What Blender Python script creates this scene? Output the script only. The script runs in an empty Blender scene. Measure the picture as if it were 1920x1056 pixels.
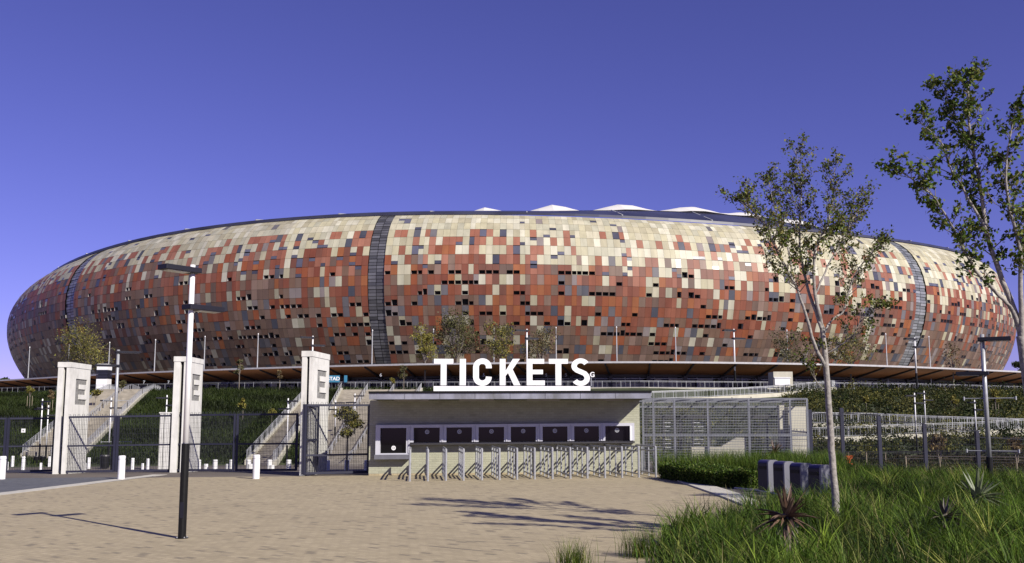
import bpy, math, random
import numpy as np
from mathutils import Vector, Matrix
from mathutils.geometry import tessellate_polygon
R = math.radians
S = bpy.context.scene
C = S.collection
rnd = random.Random(7)
NR = np.random.default_rng(11)

# ------------------------------------------------------------------ camera
F = 1800.0; EYE = 1.9; PITCH = math.atan(216/1800)
cam = bpy.data.cameras.new('camera'); co = bpy.data.objects.new('camera', cam); C.objects.link(co)
cam.sensor_width = 36; cam.lens = 36*F/1920; cam.shift_y = 51/1920
co.location = (0, 0, EYE); co.rotation_euler = (R(90)+PITCH, 0, 0)
cam.clip_start = 0.1; cam.clip_end = 6000
S.camera = co
# ------------------------------------------------------------------ light
SUN = Vector((1.06, -1.12, 1.0)).normalized()
elev = math.asin(SUN.z); az = math.atan2(SUN.x, SUN.y)
w = bpy.data.worlds.new('World'); S.world = w; w.use_nodes = True
nt = w.node_tree; nt.nodes.clear()
sky = nt.nodes.new('ShaderNodeTexSky'); sky.sky_type = 'NISHITA'; sky.sun_disc = False
sky.sun_elevation = elev; sky.sun_rotation = az; sky.altitude = 1700; sky.air_density = 1.0
sky.dust_density = 0.05; sky.ozone_density = 2.2
tint = nt.nodes.new('ShaderNodeMix'); tint.data_type = 'RGBA'; tint.blend_type = 'MULTIPLY'
tint.inputs['Factor'].default_value = 1.0
nt.links.new(sky.outputs[0], tint.inputs['A']); tint.inputs['B'].default_value = (0.87, 0.62, 1.30, 1)
bg = nt.nodes.new('ShaderNodeBackground'); bg.inputs['Strength'].default_value = 0.058
out = nt.nodes.new('ShaderNodeOutputWorld')
nt.links.new(tint.outputs['Result'], bg.inputs[0]); nt.links.new(bg.outputs[0], out.inputs[0])
sl = bpy.data.lights.new('sun', 'SUN'); sl.energy = 4.9; sl.angle = R(0.53); sl.color = (1.0, 0.94, 0.84)
so = bpy.data.objects.new('sun', sl); C.objects.link(so); so.rotation_euler = SUN.to_track_quat('Z', 'Y').to_euler()
S.view_settings.view_transform = 'Standard'; S.view_settings.look = 'None'
S.view_settings.exposure = 0.55; S.view_settings.gamma = 1.0
S.cycles.max_bounces = 5; S.cycles.diffuse_bounces = 1; S.cycles.transparent_max_bounces = 8

# ------------------------------------------------------------------ picture geometry
CT, ST = math.cos(PITCH), math.sin(PITCH)
def ray(px, py):
    u = (px-960)/F; v = (579-py)/F
    return np.array([u, CT-v*ST, ST+v*CT])
def at(px, py, Y):
    d = ray(px, py); t = Y/d[1]
    return Vector((d[0]*t, Y, EYE+d[2]*t))
def atz(px, py, z):
    d = ray(px, py); t = (z-EYE)/d[2]
    return Vector((d[0]*t, d[1]*t, z))
def proj(x, y, z):
    Z = y*CT+(z-EYE)*ST; Y = -y*ST+(z-EYE)*CT
    return 960+F*x/Z, 579-F*Y/Z
POD = 7.3
_pe = [atz(x, y, POD) for x, y in [(-900, 752), (-300, 744), (0, 738), (200, 733), (480, 729), (700, 729), (960, 728), (1200, 727), (1500, 729), (1750, 732), (1920, 736), (2300, 743), (2900, 752)]]
PX = np.array([p.x for p in _pe]); PY = np.array([p.y for p in _pe])
def smooth(t):
    t = np.clip(t, 0, 1); return t*t*(3-2*t)
FOOT = 92.0
def g(x, y):
    x = np.asarray(x, float); y = np.asarray(y, float)
    z = np.clip(0.0095*x, -0.65, 0.65)
    z = z-1.75*smooth((y-38)/45)
    z = z-np.clip((x-11.5)*0.14, 0, 1.1)*smooth((y-27)/9)*(1-smooth((y-42)/30))
    yp = np.interp(x, PX, PY)
    m = np.clip((y-FOOT)/(yp-FOOT), 0, 1)
    return z*(1-m)+POD*m
TS = np.arange(6, 330, 0.25)
def on(px, py):
    d = ray(px, py)
    P = np.array([0, 0, EYE])[None, :]+TS[:, None]*d[None, :]
    h = P[:, 2]-g(P[:, 0], P[:, 1])
    k = np.argmax(h < 0)
    if h[k] >= 0: k = len(TS)-1
    a, b = TS[k-1], TS[k]
    for _ in range(14):
        m = (a+b)/2; q = np.array([0, 0, EYE])+m*d
        if q[2]-float(g(q[0], q[1])) > 0: a = m
        else: b = m
    q = np.array([0, 0, EYE])+b*d
    return Vector(q)
def gz(x, y): return float(g(x, y))
def hgt(base, top_py):
    'height above base of pixel row top_py, straight above base'
    px, _ = proj(*base); return at(px, top_py, base.y).z-base.z

# ------------------------------------------------------------------ materials
KA = 0.74
def mat(name, col, rough=0.7, metal=0.0, var=0.12, scale=3.0, bump=0.0, bscale=30.0, attr=False, spec=0.5, dirt=None, transl=0.0, ka=None, streak=False):
    ka = ka or KA
    m = bpy.data.materials.new(name); m.use_nodes = True; n = m.node_tree.nodes; l = m.node_tree.links
    b = n['Principled BSDF']; b.inputs['Roughness'].default_value = rough; b.inputs['Metallic'].default_value = metal
    b.inputs['Specular IOR Level'].default_value = spec
    tc = n.new('ShaderNodeTexCoord')
    nz = n.new('ShaderNodeTexNoise'); nz.inputs['Scale'].default_value = scale; nz.inputs['Detail'].default_value = 6
    if streak:
        sm = n.new('ShaderNodeMapping'); sm.inputs['Scale'].default_value = (1, 1, 0.12); l.new(tc.outputs['Object'], sm.inputs[0]); l.new(sm.outputs[0], nz.inputs['Vector'])
    else:
        l.new(tc.outputs['Object'], nz.inputs['Vector'])
    mr = n.new('ShaderNodeMapRange'); mr.inputs['From Min'].default_value = 0.3; mr.inputs['From Max'].default_value = 0.7
    mr.inputs['To Min'].default_value = (1-var)*ka; mr.inputs['To Max'].default_value = (1+var)*ka
    l.new(nz.outputs[0], mr.inputs[0])
    mx = n.new('ShaderNodeMix'); mx.data_type = 'RGBA'; mx.blend_type = 'MULTIPLY'; mx.inputs['Factor'].default_value = 1
    if attr:
        a = n.new('ShaderNodeAttribute'); a.attribute_name = 'Col'; l.new(a.outputs['Color'], mx.inputs['A'])
    else:
        mx.inputs['A'].default_value = (*col, 1)
    l.new(mr.outputs[0], mx.inputs['B'])
    last = mx.outputs['Result']
    if dirt:
        dc, dscale, lo, hi = dirt; dc = tuple(c*ka for c in dc)
        n2 = n.new('ShaderNodeTexNoise'); n2.inputs['Scale'].default_value = dscale; n2.inputs['Detail'].default_value = 8; n2.inputs['Roughness'].default_value = 0.65
        mp = n.new('ShaderNodeMapping'); mp.inputs['Scale'].default_value = (1, 1, 0.35); l.new(tc.outputs['Object'], mp.inputs[0]); l.new(mp.outputs[0], n2.inputs['Vector'])
        r2 = n.new('ShaderNodeMapRange'); r2.inputs['From Min'].default_value = lo; r2.inputs['From Max'].default_value = hi; l.new(n2.outputs[0], r2.inputs[0])
        m2 = n.new('ShaderNodeMix'); m2.data_type = 'RGBA'; l.new(r2.outputs[0], m2.inputs['Factor']); l.new(last, m2.inputs['A']); m2.inputs['B'].default_value = (*dc, 1)
        last = m2.outputs['Result']
    l.new(last, b.inputs['Base Color'])
    if bump:
        n3 = n.new('ShaderNodeTexNoise'); n3.inputs['Scale'].default_value = bscale; n3.inputs['Detail'].default_value = 4; l.new(tc.outputs['Object'], n3.inputs['Vector'])
        bp = n.new('ShaderNodeBump'); bp.inputs['Strength'].default_value = bump; bp.inputs['Distance'].default_value = 0.02; l.new(n3.outputs[0], bp.inputs['Height']); l.new(bp.outputs[0], b.inputs['Normal'])
    if transl:
        tr = n.new('ShaderNodeBsdfTranslucent'); l.new(last, tr.inputs[0]); ms = n.new('ShaderNodeMixShader'); ms.inputs[0].default_value = transl
        l.new(b.outputs[0], ms.inputs[1]); l.new(tr.outputs[0], ms.inputs[2]); l.new(ms.outputs[0], n['Material Output'].inputs[0])
    return m
def brick_mat(name, c1, c2, dark, mortar, bw, bh, ms, rot=0, darkamt=0.9, rough=0.85, plane='xy', bump=0.3, wear=None):
    m = bpy.data.materials.new(name); m.use_nodes = True; n = m.node_tree.nodes; l = m.node_tree.links
    b = n['Principled BSDF']; b.inputs['Roughness'].default_value = rough
    tc = n.new('ShaderNodeTexCoord'); mp = n.new('ShaderNodeMapping'); l.new(tc.outputs['Object'], mp.inputs[0])
    mp.inputs['Rotation'].default_value = (R(90) if plane == 'xz' else 0, 0, R(rot))
    br = n.new('ShaderNodeTexBrick'); l.new(mp.outputs[0], br.inputs['Vector'])
    br.inputs['Scale'].default_value = 1; br.inputs['Brick Width'].default_value = bw; br.inputs['Row Height'].default_value = bh
    br.inputs['Mortar Size'].default_value = ms; br.inputs['Color1'].default_value = (0, 0, 0, 1); br.inputs['Color2'].default_value = (1, 1, 1, 1)
    br.inputs['Mortar'].default_value = (0.5, 0.5, 0.5, 1); br.inputs['Mortar Smooth'].default_value = 0.3
    cr = n.new('ShaderNodeValToRGB'); l.new(br.outputs['Color'], cr.inputs[0])
    e = cr.color_ramp.elements; e[0].color = (*c1, 1); e[1].color = (*dark, 1)
    k = cr.color_ramp.elements.new(darkamt-0.04); k.color = (*c2, 1); e[0].position = 0.0
    cr.color_ramp.elements[-1].position = min(1, darkamt+0.03)
    mx = n.new('ShaderNodeMix'); mx.data_type = 'RGBA'; l.new(br.outputs['Fac'], mx.inputs['Factor']); l.new(cr.outputs[0], mx.inputs['A']); mx.inputs['B'].default_value = (*mortar, 1)
    last = mx.outputs['Result']
    for sc, lo, hi, dsp in ((0.35, 0.95*KA, 1.05*KA, 0), (3.1, 0.94, 1.06, 0), (60, 0.88, 1.12, 0)):
        nz = n.new('ShaderNodeTexNoise'); nz.inputs['Scale'].default_value = sc; nz.inputs['Detail'].default_value = 5; l.new(tc.outputs['Object'], nz.inputs['Vector'])
        mr = n.new('ShaderNodeMapRange'); mr.inputs['From Min'].default_value = 0.3; mr.inputs['From Max'].default_value = 0.7; mr.inputs['To Min'].default_value = lo; mr.inputs['To Max'].default_value = hi; l.new(nz.outputs[0], mr.inputs[0])
        mm = n.new('ShaderNodeMix'); mm.data_type = 'RGBA'; mm.blend_type = 'MULTIPLY'; mm.inputs['Factor'].default_value = 1; l.new(last, mm.inputs['A']); l.new(mr.outputs[0], mm.inputs['B']); last = mm.outputs['Result']
    l.new(last, b.inputs['Base Color'])
    bp = n.new('ShaderNodeBump'); bp.inputs['Strength'].default_value = bump; bp.inputs['Distance'].default_value = 0.01; bp.invert = True
    l.new(br.outputs['Fac'], bp.inputs['Height']); l.new(bp.outputs[0], b.inputs['Normal'])
    return m
M = {}
M['paver'] = brick_mat('clay_pavers', (0.415, 0.345, 0.215), (0.51, 0.425, 0.27), (0.27, 0.225, 0.15), (0.36, 0.30, 0.19), 0.22, 0.11, 0.009, rot=38, darkamt=0.93)
M['greypaver'] = brick_mat('grey_pavers', (0.11, 0.115, 0.125), (0.15, 0.155, 0.165), (0.085, 0.09, 0.10), (0.08, 0.08, 0.085), 0.22, 0.11, 0.007, rot=10)
M['boothbrick'] = brick_mat('painted_brick', (0.42, 0.42, 0.31), (0.47, 0.47, 0.35), (0.38, 0.38, 0.28), (0.37, 0.37, 0.28), 0.24, 0.086, 0.008, plane='xz', darkamt=0.95, bump=0.5)
M['soil'] = mat('soil', (0.13, 0.10, 0.075), 0.95, var=0.3, scale=0.7, bump=0.5)
M['asphalt'] = mat('lot_surface', (0.15, 0.125, 0.10), 0.9, var=0.2, scale=0.3, bump=0.3)
M['gravel'] = mat('gravel', (0.11, 0.10, 0.09), 0.95, var=0.55, scale=22, bump=1.0, bscale=45)
M['slope'] = mat('slope_grass', (0.045, 0.06, 0.018), 0.95, var=0.5, scale=0.8, bump=1.0, bscale=4)
M['kerb'] = mat('pale_kerb', (0.60, 0.57, 0.49), 0.85, var=0.15, scale=5, dirt=((0.38, 0.36, 0.31), 3, 0.6, 0.85))
M['conc'] = mat('white_concrete', (0.74, 0.73, 0.68), 0.8, ka=.82, var=0.06, scale=2.5, bump=0.15, bscale=40, dirt=((0.44, 0.43, 0.39), 2.2, 0.48, 0.80))
M['concgrey'] = mat('grey_concrete', (0.42, 0.41, 0.38), 0.85, var=0.22, scale=9, bump=0.5, bscale=60)
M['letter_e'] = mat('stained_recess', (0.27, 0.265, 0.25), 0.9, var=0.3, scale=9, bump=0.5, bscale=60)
M['step'] = mat('stair_concrete', (0.40, 0.36, 0.29), 0.9, var=0.25, scale=1.2, bump=0.4)
M['wallpale'] = mat('pale_render', (0.60, 0.57, 0.46), 0.85, var=0.12, scale=1.0)
M['gate'] = mat('dark_blue_steel', (0.030, 0.031, 0.055), 0.5, 0.0, var=0.1, spec=.3)
M['mesh'] = mat('mesh_wire_dark', (0.03, 0.031, 0.045), 0.6, 0.0, spec=.2)
M['galv'] = mat('galvanised_steel', (0.46, 0.47, 0.49), 0.45, 0.35, var=0.12, scale=12)
M['galvpost'] = mat('weathered_galvanised_post', (0.24, 0.25, 0.28), 0.5, 0.3)
M['galvdull'] = mat('galvanised_rail', (0.52, 0.53, 0.55), 0.55, 0.25, var=0.1)
M['galvwire'] = mat('galvanised_wire', (0.27, 0.28, 0.31), 0.5, 0.3)
M['white'] = mat('white_paint', (0.80, 0.80, 0.80), 0.4, ka=.88, var=0.04, dirt=((0.55, 0.53, 0.48), 3, 0.6, 0.85))
M['letter'] = mat('letter_face', (0.86, 0.86, 0.86), 0.45, var=0.02, ka=.92)
M['letterside'] = mat('letter_side', (0.10, 0.10, 0.12), 0.6)
M['black'] = mat('black_paint', (0.010, 0.010, 0.010), 0.45, var=0.2, scale=15, spec=.2)
M['head'] = mat('lamp_head_paint', (0.016, 0.016, 0.026), 0.5, spec=.25)
M['lens'] = mat('lamp_lens', (0.55, 0.55, 0.52), 0.3)
M['frame'] = mat('window_frame_white', (0.62, 0.62, 0.68), 0.4, var=0.04)  # white paint with its bluish sky-lit shade put into the base colour
M['glass'] = mat('dark_glass', (0.004, 0.004, 0.006), 0.06, var=0.1, spec=.25)
M['soffit'] = mat('dark_soffit', (0.13, 0.115, 0.10), 0.8, var=0.1)
M['fascia'] = mat('zinc_fascia', (0.40, 0.41, 0.46), 0.35, 0.35, var=0.25, scale=1.6, dirt=((0.20, 0.20, 0.18), 1.6, 0.45, 0.75))
M['orange'] = mat('orange_soffit', (0.40, 0.165, 0.06), 0.7, var=0.15, scale=0.3)
M['darksteel'] = mat('dark_steel', (0.045, 0.042, 0.045), 0.5)
M['roofgrey'] = mat('canopy_edge', (0.50, 0.49, 0.50), 0.5)
M['darkroof'] = mat('dark_roof_sheet', (0.05, 0.052, 0.085), 0.32, var=0.3, scale=0.15)
M['membrane'] = mat('roof_membrane', (0.82, 0.80, 0.76), 0.7, var=0.03)
M['shell'] = mat('shell_dark', (0.010, 0.010, 0.011), 0.9)
M['panel'] = mat('facade_panels', (1, 1, 1), 0.55, attr=True, var=0.13, scale=0.8, spec=0.35, streak=True)
M['panelglass'] = mat('facade_glazing', (1, 1, 1), 0.28, attr=True, var=0.15, scale=0.5)
M['grass'] = mat('grass_blades', (1, 1, 1), 0.6, attr=True, var=0.1, transl=0.25, ka=.86, spec=0.15)
M['leaf'] = mat('leaves', (1, 1, 1), 0.55, attr=True, var=0.1, transl=0.3, ka=.86, spec=0.18)
M['bark'] = mat('pale_bark', (0.34, 0.31, 0.28), 0.8, var=0.35, scale=14, bump=0.5, dirt=((0.10, 0.09, 0.08), 9, 0.58, 0.66))
M['twig'] = mat('grey_twig', (0.20, 0.17, 0.14), 0.85, var=0.2)
M['stake'] = mat('timber_stake', (0.33, 0.27, 0.19), 0.8)
M['binblue'] = mat('bin_dark_blue', (0.012, 0.011, 0.030), 0.4, spec=.3)
M['bingrey'] = mat('bin_grey_side', (0.19, 0.19, 0.22), 0.5, 0.1)
M['lid'] = mat('lid_sky_tint', (0.035, 0.03, 0.10), 0.3)  # sky caught by the curved lid, put into its purple-blue colour
M['sill'] = mat('grey_sill', (0.16, 0.16, 0.19), 0.5)
M['strip'] = mat('soffit_light_casing', (0.40, 0.37, 0.30), 0.6)
M['sign'] = mat('blue_sign', (0.045, 0.22, 0.36), 0.5)
M['aloe'] = mat('aloe_leaf', (1, 1, 1), 0.45, attr=True, var=0.15, scale=8)
M['hedge'] = mat('hedge_core', (0.02, 0.028, 0.01), 0.95, var=0.3)
M['hazehill'] = mat('far_hill', (0.05, 0.06, 0.05), 0.95)

# ------------------------------------------------------------------ mesh helpers
class MB:
    def __init__(s): s.v = []; s.f = []; s.mi = []; s.c = []
    def face(s, pts, mi=0, col=None):
        k = len(s.v); s.v += [tuple(p) for p in pts]; s.f.append(tuple(range(k, k+len(pts)))); s.mi.append(mi); s.c.append(col)
    def box(s, lo, hi, mi=0, rz=0, org=(0, 0), col=None):
        x0, y0, z0 = lo; x1, y1, z1 = hi
        P = [(x0, y0, z0), (x1, y0, z0), (x1, y1, z0), (x0, y1, z0), (x0, y0, z1), (x1, y0, z1), (x1, y1, z1), (x0, y1, z1)]
        if rz:
            c, n = math.cos(rz), math.sin(rz); P = [(org[0]+(x-org[0])*c-(y-org[1])*n, org[1]+(x-org[0])*n+(y-org[1])*c, z) for x, y, z in P]
        s.hexa(P, mi, col)
    def hexa(s, P, mi=0, col=None):
        k = len(s.v); s.v += [tuple(p) for p in P]
        for q in ((0, 3, 2, 1), (4, 5, 6, 7), (0, 1, 5, 4), (1, 2, 6, 5), (2, 3, 7, 6), (3, 0, 4, 7)):
            s.f.append(tuple(k+i for i in q)); s.mi.append(mi); s.c.append(col)
    def bar(s, a, b, w=0.05, h=None, mi=0):
        a = Vector(a); b = Vector(b); d = (b-a)
        if d.length < 1e-6: return
        d.normalize(); h = h or w
        up = Vector((0, 0, 1)) if abs(d.z) < 0.95 else Vector((0, 1, 0))
        x = d.cross(up).normalized()*(w/2); y = x.cross(d).normalized()*(h/2)
        s.hexa([a-x-y, a+x-y, b+x-y, b-x-y, a-x+y, a+x+y, b+x+y, b-x+y], mi)
    def tube(s, pts, rad, n=8, mi=0, cap=True):
        pts = [Vector(p) for p in pts]
        if not hasattr(rad, '__len__'): rad = [rad]*len(pts)
        k0 = len(s.v)
        for i, p in enumerate(pts):
            d = (pts[min(i+1, len(pts)-1)]-pts[max(i-1, 0)]).normalized()
            up = Vector((0, 1, 0)) if abs(d.z) > 0.7 else Vector((0, 0, 1))
            x = d.cross(up).normalized(); y = x.cross(d)
            for j in range(n):
                a = 2*math.pi*j/n; s.v.append(tuple(p+(x*math.cos(a)+y*math.sin(a))*rad[i]))
        for i in range(len(pts)-1):
            for j in range(n):
                a = k0+i*n+j; b = k0+i*n+(j+1) % n
                s.f.append((a, b, b+n, a+n)); s.mi.append(mi); s.c.append(None)
        if cap:
            s.f.append(tuple(k0+j for j in range(n))[::-1]); s.mi.append(mi); s.c.append(None)
            s.f.append(tuple(k0+(len(pts)-1)*n+j for j in range(n))); s.mi.append(mi); s.c.append(None)
    def poly(s, outer, holes, fn, d, mi=0, side=None):
        'extruded polygon with holes: fn(u,v,w)->point'
        loops = [outer]+holes
        flat = [p for lp in loops for p in lp]
        tris = tessellate_polygon([[Vector((u, v, 0)) for u, v in lp] for lp in loops])
        for w_, flip in ((0, False), (d, True)):
            k = len(s.v); s.v += [tuple(fn(u, v, w_)) for u, v in flat]
            for t in tris:
                s.f.append(tuple(k+i for i in (t[::-1] if flip else t))); s.mi.append(mi if w_ == 0 else (side if side is not None else mi)); s.c.append(None)
        for lp in loops:
            for i in range(len(lp)):
                a, b = lp[i], lp[(i+1) % len(lp)]
                s.face([fn(*a, 0), fn(*b, 0), fn(*b, d), fn(*a, d)], side if side is not None else mi)
    def build(s, name, mats, parent=None, world=True, smooth=False, fix=True):
        me = bpy.data.meshes.new(name)
        off = parent.location if (parent is not None and world) else None
        if parent is not None and world and parent.parent is not None: off = parent.parent.location
        v = s.v if off is None else [(a-off[0], b-off[1], c-off[2]) for a, b, c in s.v]
        me.from_pydata(v, [], s.f)
        ms = mats if isinstance(mats, (list, tuple)) else [mats]
        for m_ in ms: me.materials.append(m_)
        me.polygons.foreach_set('material_index', s.mi)
        if any(c is not None for c in s.c):
            ca = me.color_attributes.new('Col', 'FLOAT_COLOR', 'CORNER')
            arr = np.ones((len(me.loops), 4), np.float32); i = 0
            for p, c in zip(s.f, s.c):
                if c is not None: arr[i:i+len(p), :3] = c
                i += len(p)
            ca.data.foreach_set('color', arr.ravel())
        if smooth: me.polygons.foreach_set('use_smooth', [True]*len(me.polygons))
        me.update()
        o = bpy.data.objects.new(name, me); C.objects.link(o)
        if parent is not None: o.parent = parent
        return o
def npmesh(name, V, Q, col, m, parent=None, tri=False):
    'V (n,3), Q (m,k) faces, col (m,3) per face'
    me = bpy.data.meshes.new(name); V = np.asarray(V, np.float32); Q = np.asarray(Q, np.int32); k = Q.shape[1]
    if parent is not None: V = V-np.array(parent.location, np.float32)[None, :]
    me.vertices.add(len(V)); me.vertices.foreach_set('co', V.ravel())
    me.loops.add(Q.size); me.loops.foreach_set('vertex_index', Q.ravel())
    me.polygons.add(len(Q)); me.polygons.foreach_set('loop_start', np.arange(0, Q.size, k, dtype=np.int32)); me.polygons.foreach_set('loop_total', np.full(len(Q), k, np.int32))
    me.update(calc_edges=True)
    me.materials.append(m)
    if col is not None:
        ca = me.color_attributes.new('Col', 'FLOAT_COLOR', 'CORNER')
        a = np.ones((len(Q), k, 4), np.float32); a[:, :, :3] = np.asarray(col)[:, None, :]; ca.data.foreach_set('color', a.ravel())
    o = bpy.data.objects.new(name, me); C.objects.link(o)
    if parent is not None: o.parent = parent
    return o
def tag(o, label=None, cat=None, group=None, kind=None):
    if label: o['label'] = label
    if cat: o['category'] = cat
    if group: o['group'] = group
    if kind: o['kind'] = kind
    return o
def thing(name, loc, label, cat, group=None, rz=0):
    o = bpy.data.objects.new(name, None); C.objects.link(o); o.location = loc; o.rotation_euler.z = rz; o.empty_display_size = 0.3
    return tag(o, label, cat, group)
def copy_tree(o, loc=None, rz=None, label=None, sc=None, parent=None):
    c = o.copy(); C.objects.link(c)
    if parent: c.parent = parent
    for ch in list(o.children): copy_tree(ch, parent=c)
    if loc is not None: c.location = loc
    if rz is not None: c.rotation_euler.z = rz
    if sc is not None: c.scale = sc if hasattr(sc, '__len__') else (sc, sc, sc)
    if label: c['label'] = label
    return c
ORD = ['first', 'second', 'third', 'fourth', 'fifth', 'sixth', 'seventh', 'eighth', 'ninth', 'tenth', 'eleventh', 'twelfth', 'thirteenth', 'fourteenth', 'fifteenth', 'sixteenth', 'seventeenth', 'eighteenth', 'nineteenth', 'twentieth', 'twenty-first', 'twenty-second', 'twenty-third', 'twenty-fourth', 'twenty-fifth', 'twenty-sixth']

# ------------------------------------------------------------------ ground
xs = np.concatenate([np.arange(-190, -30, 5), np.arange(-30, 30, 1.0), np.arange(30, 190.1, 5)])
ys = np.concatenate([[-30, 0, 27], np.arange(28, 42, 1.0), np.arange(42, 92, 2.5), np.arange(92, 215, 2.5)])
X, Y = np.meshgrid(xs, ys); Z = g(X, Y)
V = np.stack([X.ravel(), Y.ravel(), Z.ravel()], 1); nx = len(xs); ny = len(ys)
ii, jj = np.meshgrid(np.arange(nx-1), np.arange(ny-1)); a = (jj*nx+ii).ravel()
Q = np.stack([a, a+1, a+nx+1, a+nx], 1)
cy = V[Q].mean(1)[:, 1]
m = cy < FOOT
tag(npmesh('ground', V, Q[m], None, M['asphalt']), 'grey brown open ground between the gates and the bank', kind='structure')
yp = np.interp(V[Q].mean(1)[:, 0], PX, PY)
m1 = (~m) & (cy < yp+4)
tag(npmesh('terrain', V, Q[m1], None, M['slope']), 'planted green bank rising to the stadium terrace', kind='structure')
o = MB()
pts = [(x, y+3.5, POD+0.01) for x, y in zip(PX, PY)]
o.face(pts+[(400, 600, POD+0.01), (-400, 600, POD+0.01)])
tag(o.build('pavement', M['concgrey']), 'raised concrete terrace round the stadium', kind='structure')
o = MB(); o.face([(-3000, -60, -2.4), (3000, -60, -2.4), (3000, 5000, -2.4), (-3000, 5000, -2.4)])
tag(o.build('land', M['soil']), 'flat land reaching the horizon', kind='structure')

def sheet(name, pxs, m_, dz, label, extra=None):
    o = MB(); P = [on(*p) if len(p) == 2 else Vector((p[0], p[1], gz(p[0], p[1]))) for p in pxs]
    lo = [Vector((p.x, p.y, gz(p.x, p.y)+dz)) for p in P]
    tr = tessellate_polygon([lo]); k = len(o.v); o.v += [tuple(p) for p in lo]
    for t in tr:
        n = (lo[t[1]]-lo[t[0]]).cross(lo[t[2]]-lo[t[0]]); t = t if n.z > 0 else t[::-1]
        o.f.append(tuple(t)); o.mi.append(0); o.c.append(None)
    return tag(o.build(name, m_), label, kind='structure')
gl = on(330, 887)   # where the kerb meets the gate line
sheet('paving', [(-40, -20, 0), (11.4, -20, 0), (11.4, 37, 0), (-30, 37, 0), (-40, 20, 0)], M['paver'], 0.004, 'tan clay brick paving of the forecourt')
ka, kb = on(-330, 967), on(300, 890.5)
sheet('road', [(-30, 37.5, 0), (-60, 37.5, 0), (-60, ka.y-4, 0), (ka.x, ka.y, 0), (kb.x, kb.y, 0), (kb.x+.3, 37.5, 0)], M['greypaver'], 0.008, 'grey paved drive leading to the gates')
d = (kb-ka).normalized(); nrm = Vector((-d.y, d.x, 0))
o = MB(); o.hexa([ka-nrm*.30+Vector((0,0,-.03)), kb-nrm*.30+Vector((0,0,-.03)), kb+nrm*.30+Vector((0,0,-.03)), ka+nrm*.30+Vector((0,0,-.03)), ka-nrm*.30+Vector((0,0,.014)), kb-nrm*.30+Vector((0,0,.014)), kb+nrm*.30+Vector((0,0,.014)), ka+nrm*.30+Vector((0,0,.014))])
tag(o.build('kerb_strip', M['kerb']), 'pale flush kerb between grey drive and tan paving', kind='structure')
# kerb and beds on the right
kpx = [(1236, 893), (1262, 900), (1300, 914), (1345, 930), (1385, 946), (1425, 960), (1440, 1100)]
kin = [(1248, 893), (1290, 903), (1340, 914), (1385, 928), (1425, 944), (1462, 958), (1500, 1100)]
sheet('soil_bed', [(1240, 893), (1300, 913), (1345, 929), (1385, 945), (1428, 961), (1335, 990), (1265, 1008), (1237, 1030), (1210, 1062), (1.8, 8, 0), (11.4, 8, 0), (11.4, 36.9, 0), (1240, 880)], M['soil'], 0.012, 'dark soil of the planting beds')
o = MB()
for i in range(len(kpx)-2):
    q = [on(*kpx[i]), on(*kpx[i+1]), on(*kin[i+1]), on(*kin[i])]
    o.hexa([p+Vector((0, 0, -.05)) for p in q]+[p+Vector((0, 0, .045)) for p in q])
tag(o.build('kerb', M['kerb']), 'broad pale concrete kerb round the planting bed', kind='structure')
sheet('gravel_path', [(1292, 902), (1342, 913), (1387, 927), (1427, 943), (1470, 956), (1560, 945), (1560, 915), (1400, 908), (1330, 900)], M['gravel'], 0.02, 'dark gravel patch before the bins')
o = MB(); pl = [on(x, y) for x, y in [(1378, 918), (1410, 921), (1445, 927), (1482, 935)]]
o.tube([p+Vector((0, 0, .04)) for p in pl], 0.03, 6); tag(o.build('edging', M['kerb']), 'thin pale edging bent round the gravel by the bins', 'edging')
# roads behind the right fence
def strip(name, pxs, width, m_, dz, label, h=0.1):
    o = MB(); P = [on(*p) for p in pxs]
    for a, b in zip(P[:-1], P[1:]):
        q = [(a.x, a.y), (b.x, b.y), (b.x, b.y+width), (a.x, a.y+width)]
        lo = [(x, y, gz(x, y)+dz-0.1) for x, y in q]; hi = [(x, y, gz(x, y)+dz+h) for x, y in q]
        o.hexa(lo+hi)
    return tag(o.build(name, m_), label, kind='structure')
strip('path', [(1640, 881), (1760, 881), (1850, 881), (1990, 883)], 4.0, M['kerb'], 0.02, 'pale path behind the right hand fence', 0.03)
strip('path', [(1745, 900), (1850, 897), (1990, 893)], 1.2, M['kerb'], 0.02, 'pale path edge nearer the right hand fence', 0.03)

# ------------------------------------------------------------------ stadium
q = [153.348, 144.862, -0.803, 323.826, -0.112, 38.143, 37.293, 66.188, 1.924, 9.0, 1.363, -0.419, 0.055, -1.966, 2.486, 0.912]
ea, eb, ecx, ecy, erot, arcS, ph0, ph1, ppw, hh0 = q[:10]; K = q[10:]
_t = np.linspace(0, 1, 201); _k = np.radians(-ph0+(ph0+ph1)*_t**ppw); _ds = arcS/200
PR = np.concatenate([[0], np.cumsum(-np.sin(_k[:-1])*_ds)]); PH = hh0+np.concatenate([[0], np.cumsum(np.cos(_k[:-1])*_ds)]); PR -= PR.max()
def bowl(A, t, off=0.0, dz=0.0):
    A = np.asarray(A, float)
    r = np.interp(t, _t, PR)+off; h = np.interp(t, _t, PH)+dz
    nx_ = np.cos(A)/ea; ny_ = np.sin(A)/eb; n_ = np.hypot(nx_, ny_); nx_ = nx_/n_; ny_ = ny_/n_
    x = ea*np.cos(A)+r*nx_; y = eb*np.sin(A)+r*ny_; c, s_ = math.cos(erot), math.sin(erot)
    tt = np.clip(t, 0, 1)**1.5
    H = h+tt*(K[0]*np.cos(A)+K[1]*np.sin(A)+K[2]*np.cos(2*A)+K[3]*np.sin(2*A)+K[4]*np.cos(3*A)+K[5]*np.sin(3*A))
    return np.stack([ecx+x*c-y*s_, ecy+x*s_+y*c, H], -1)
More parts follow.
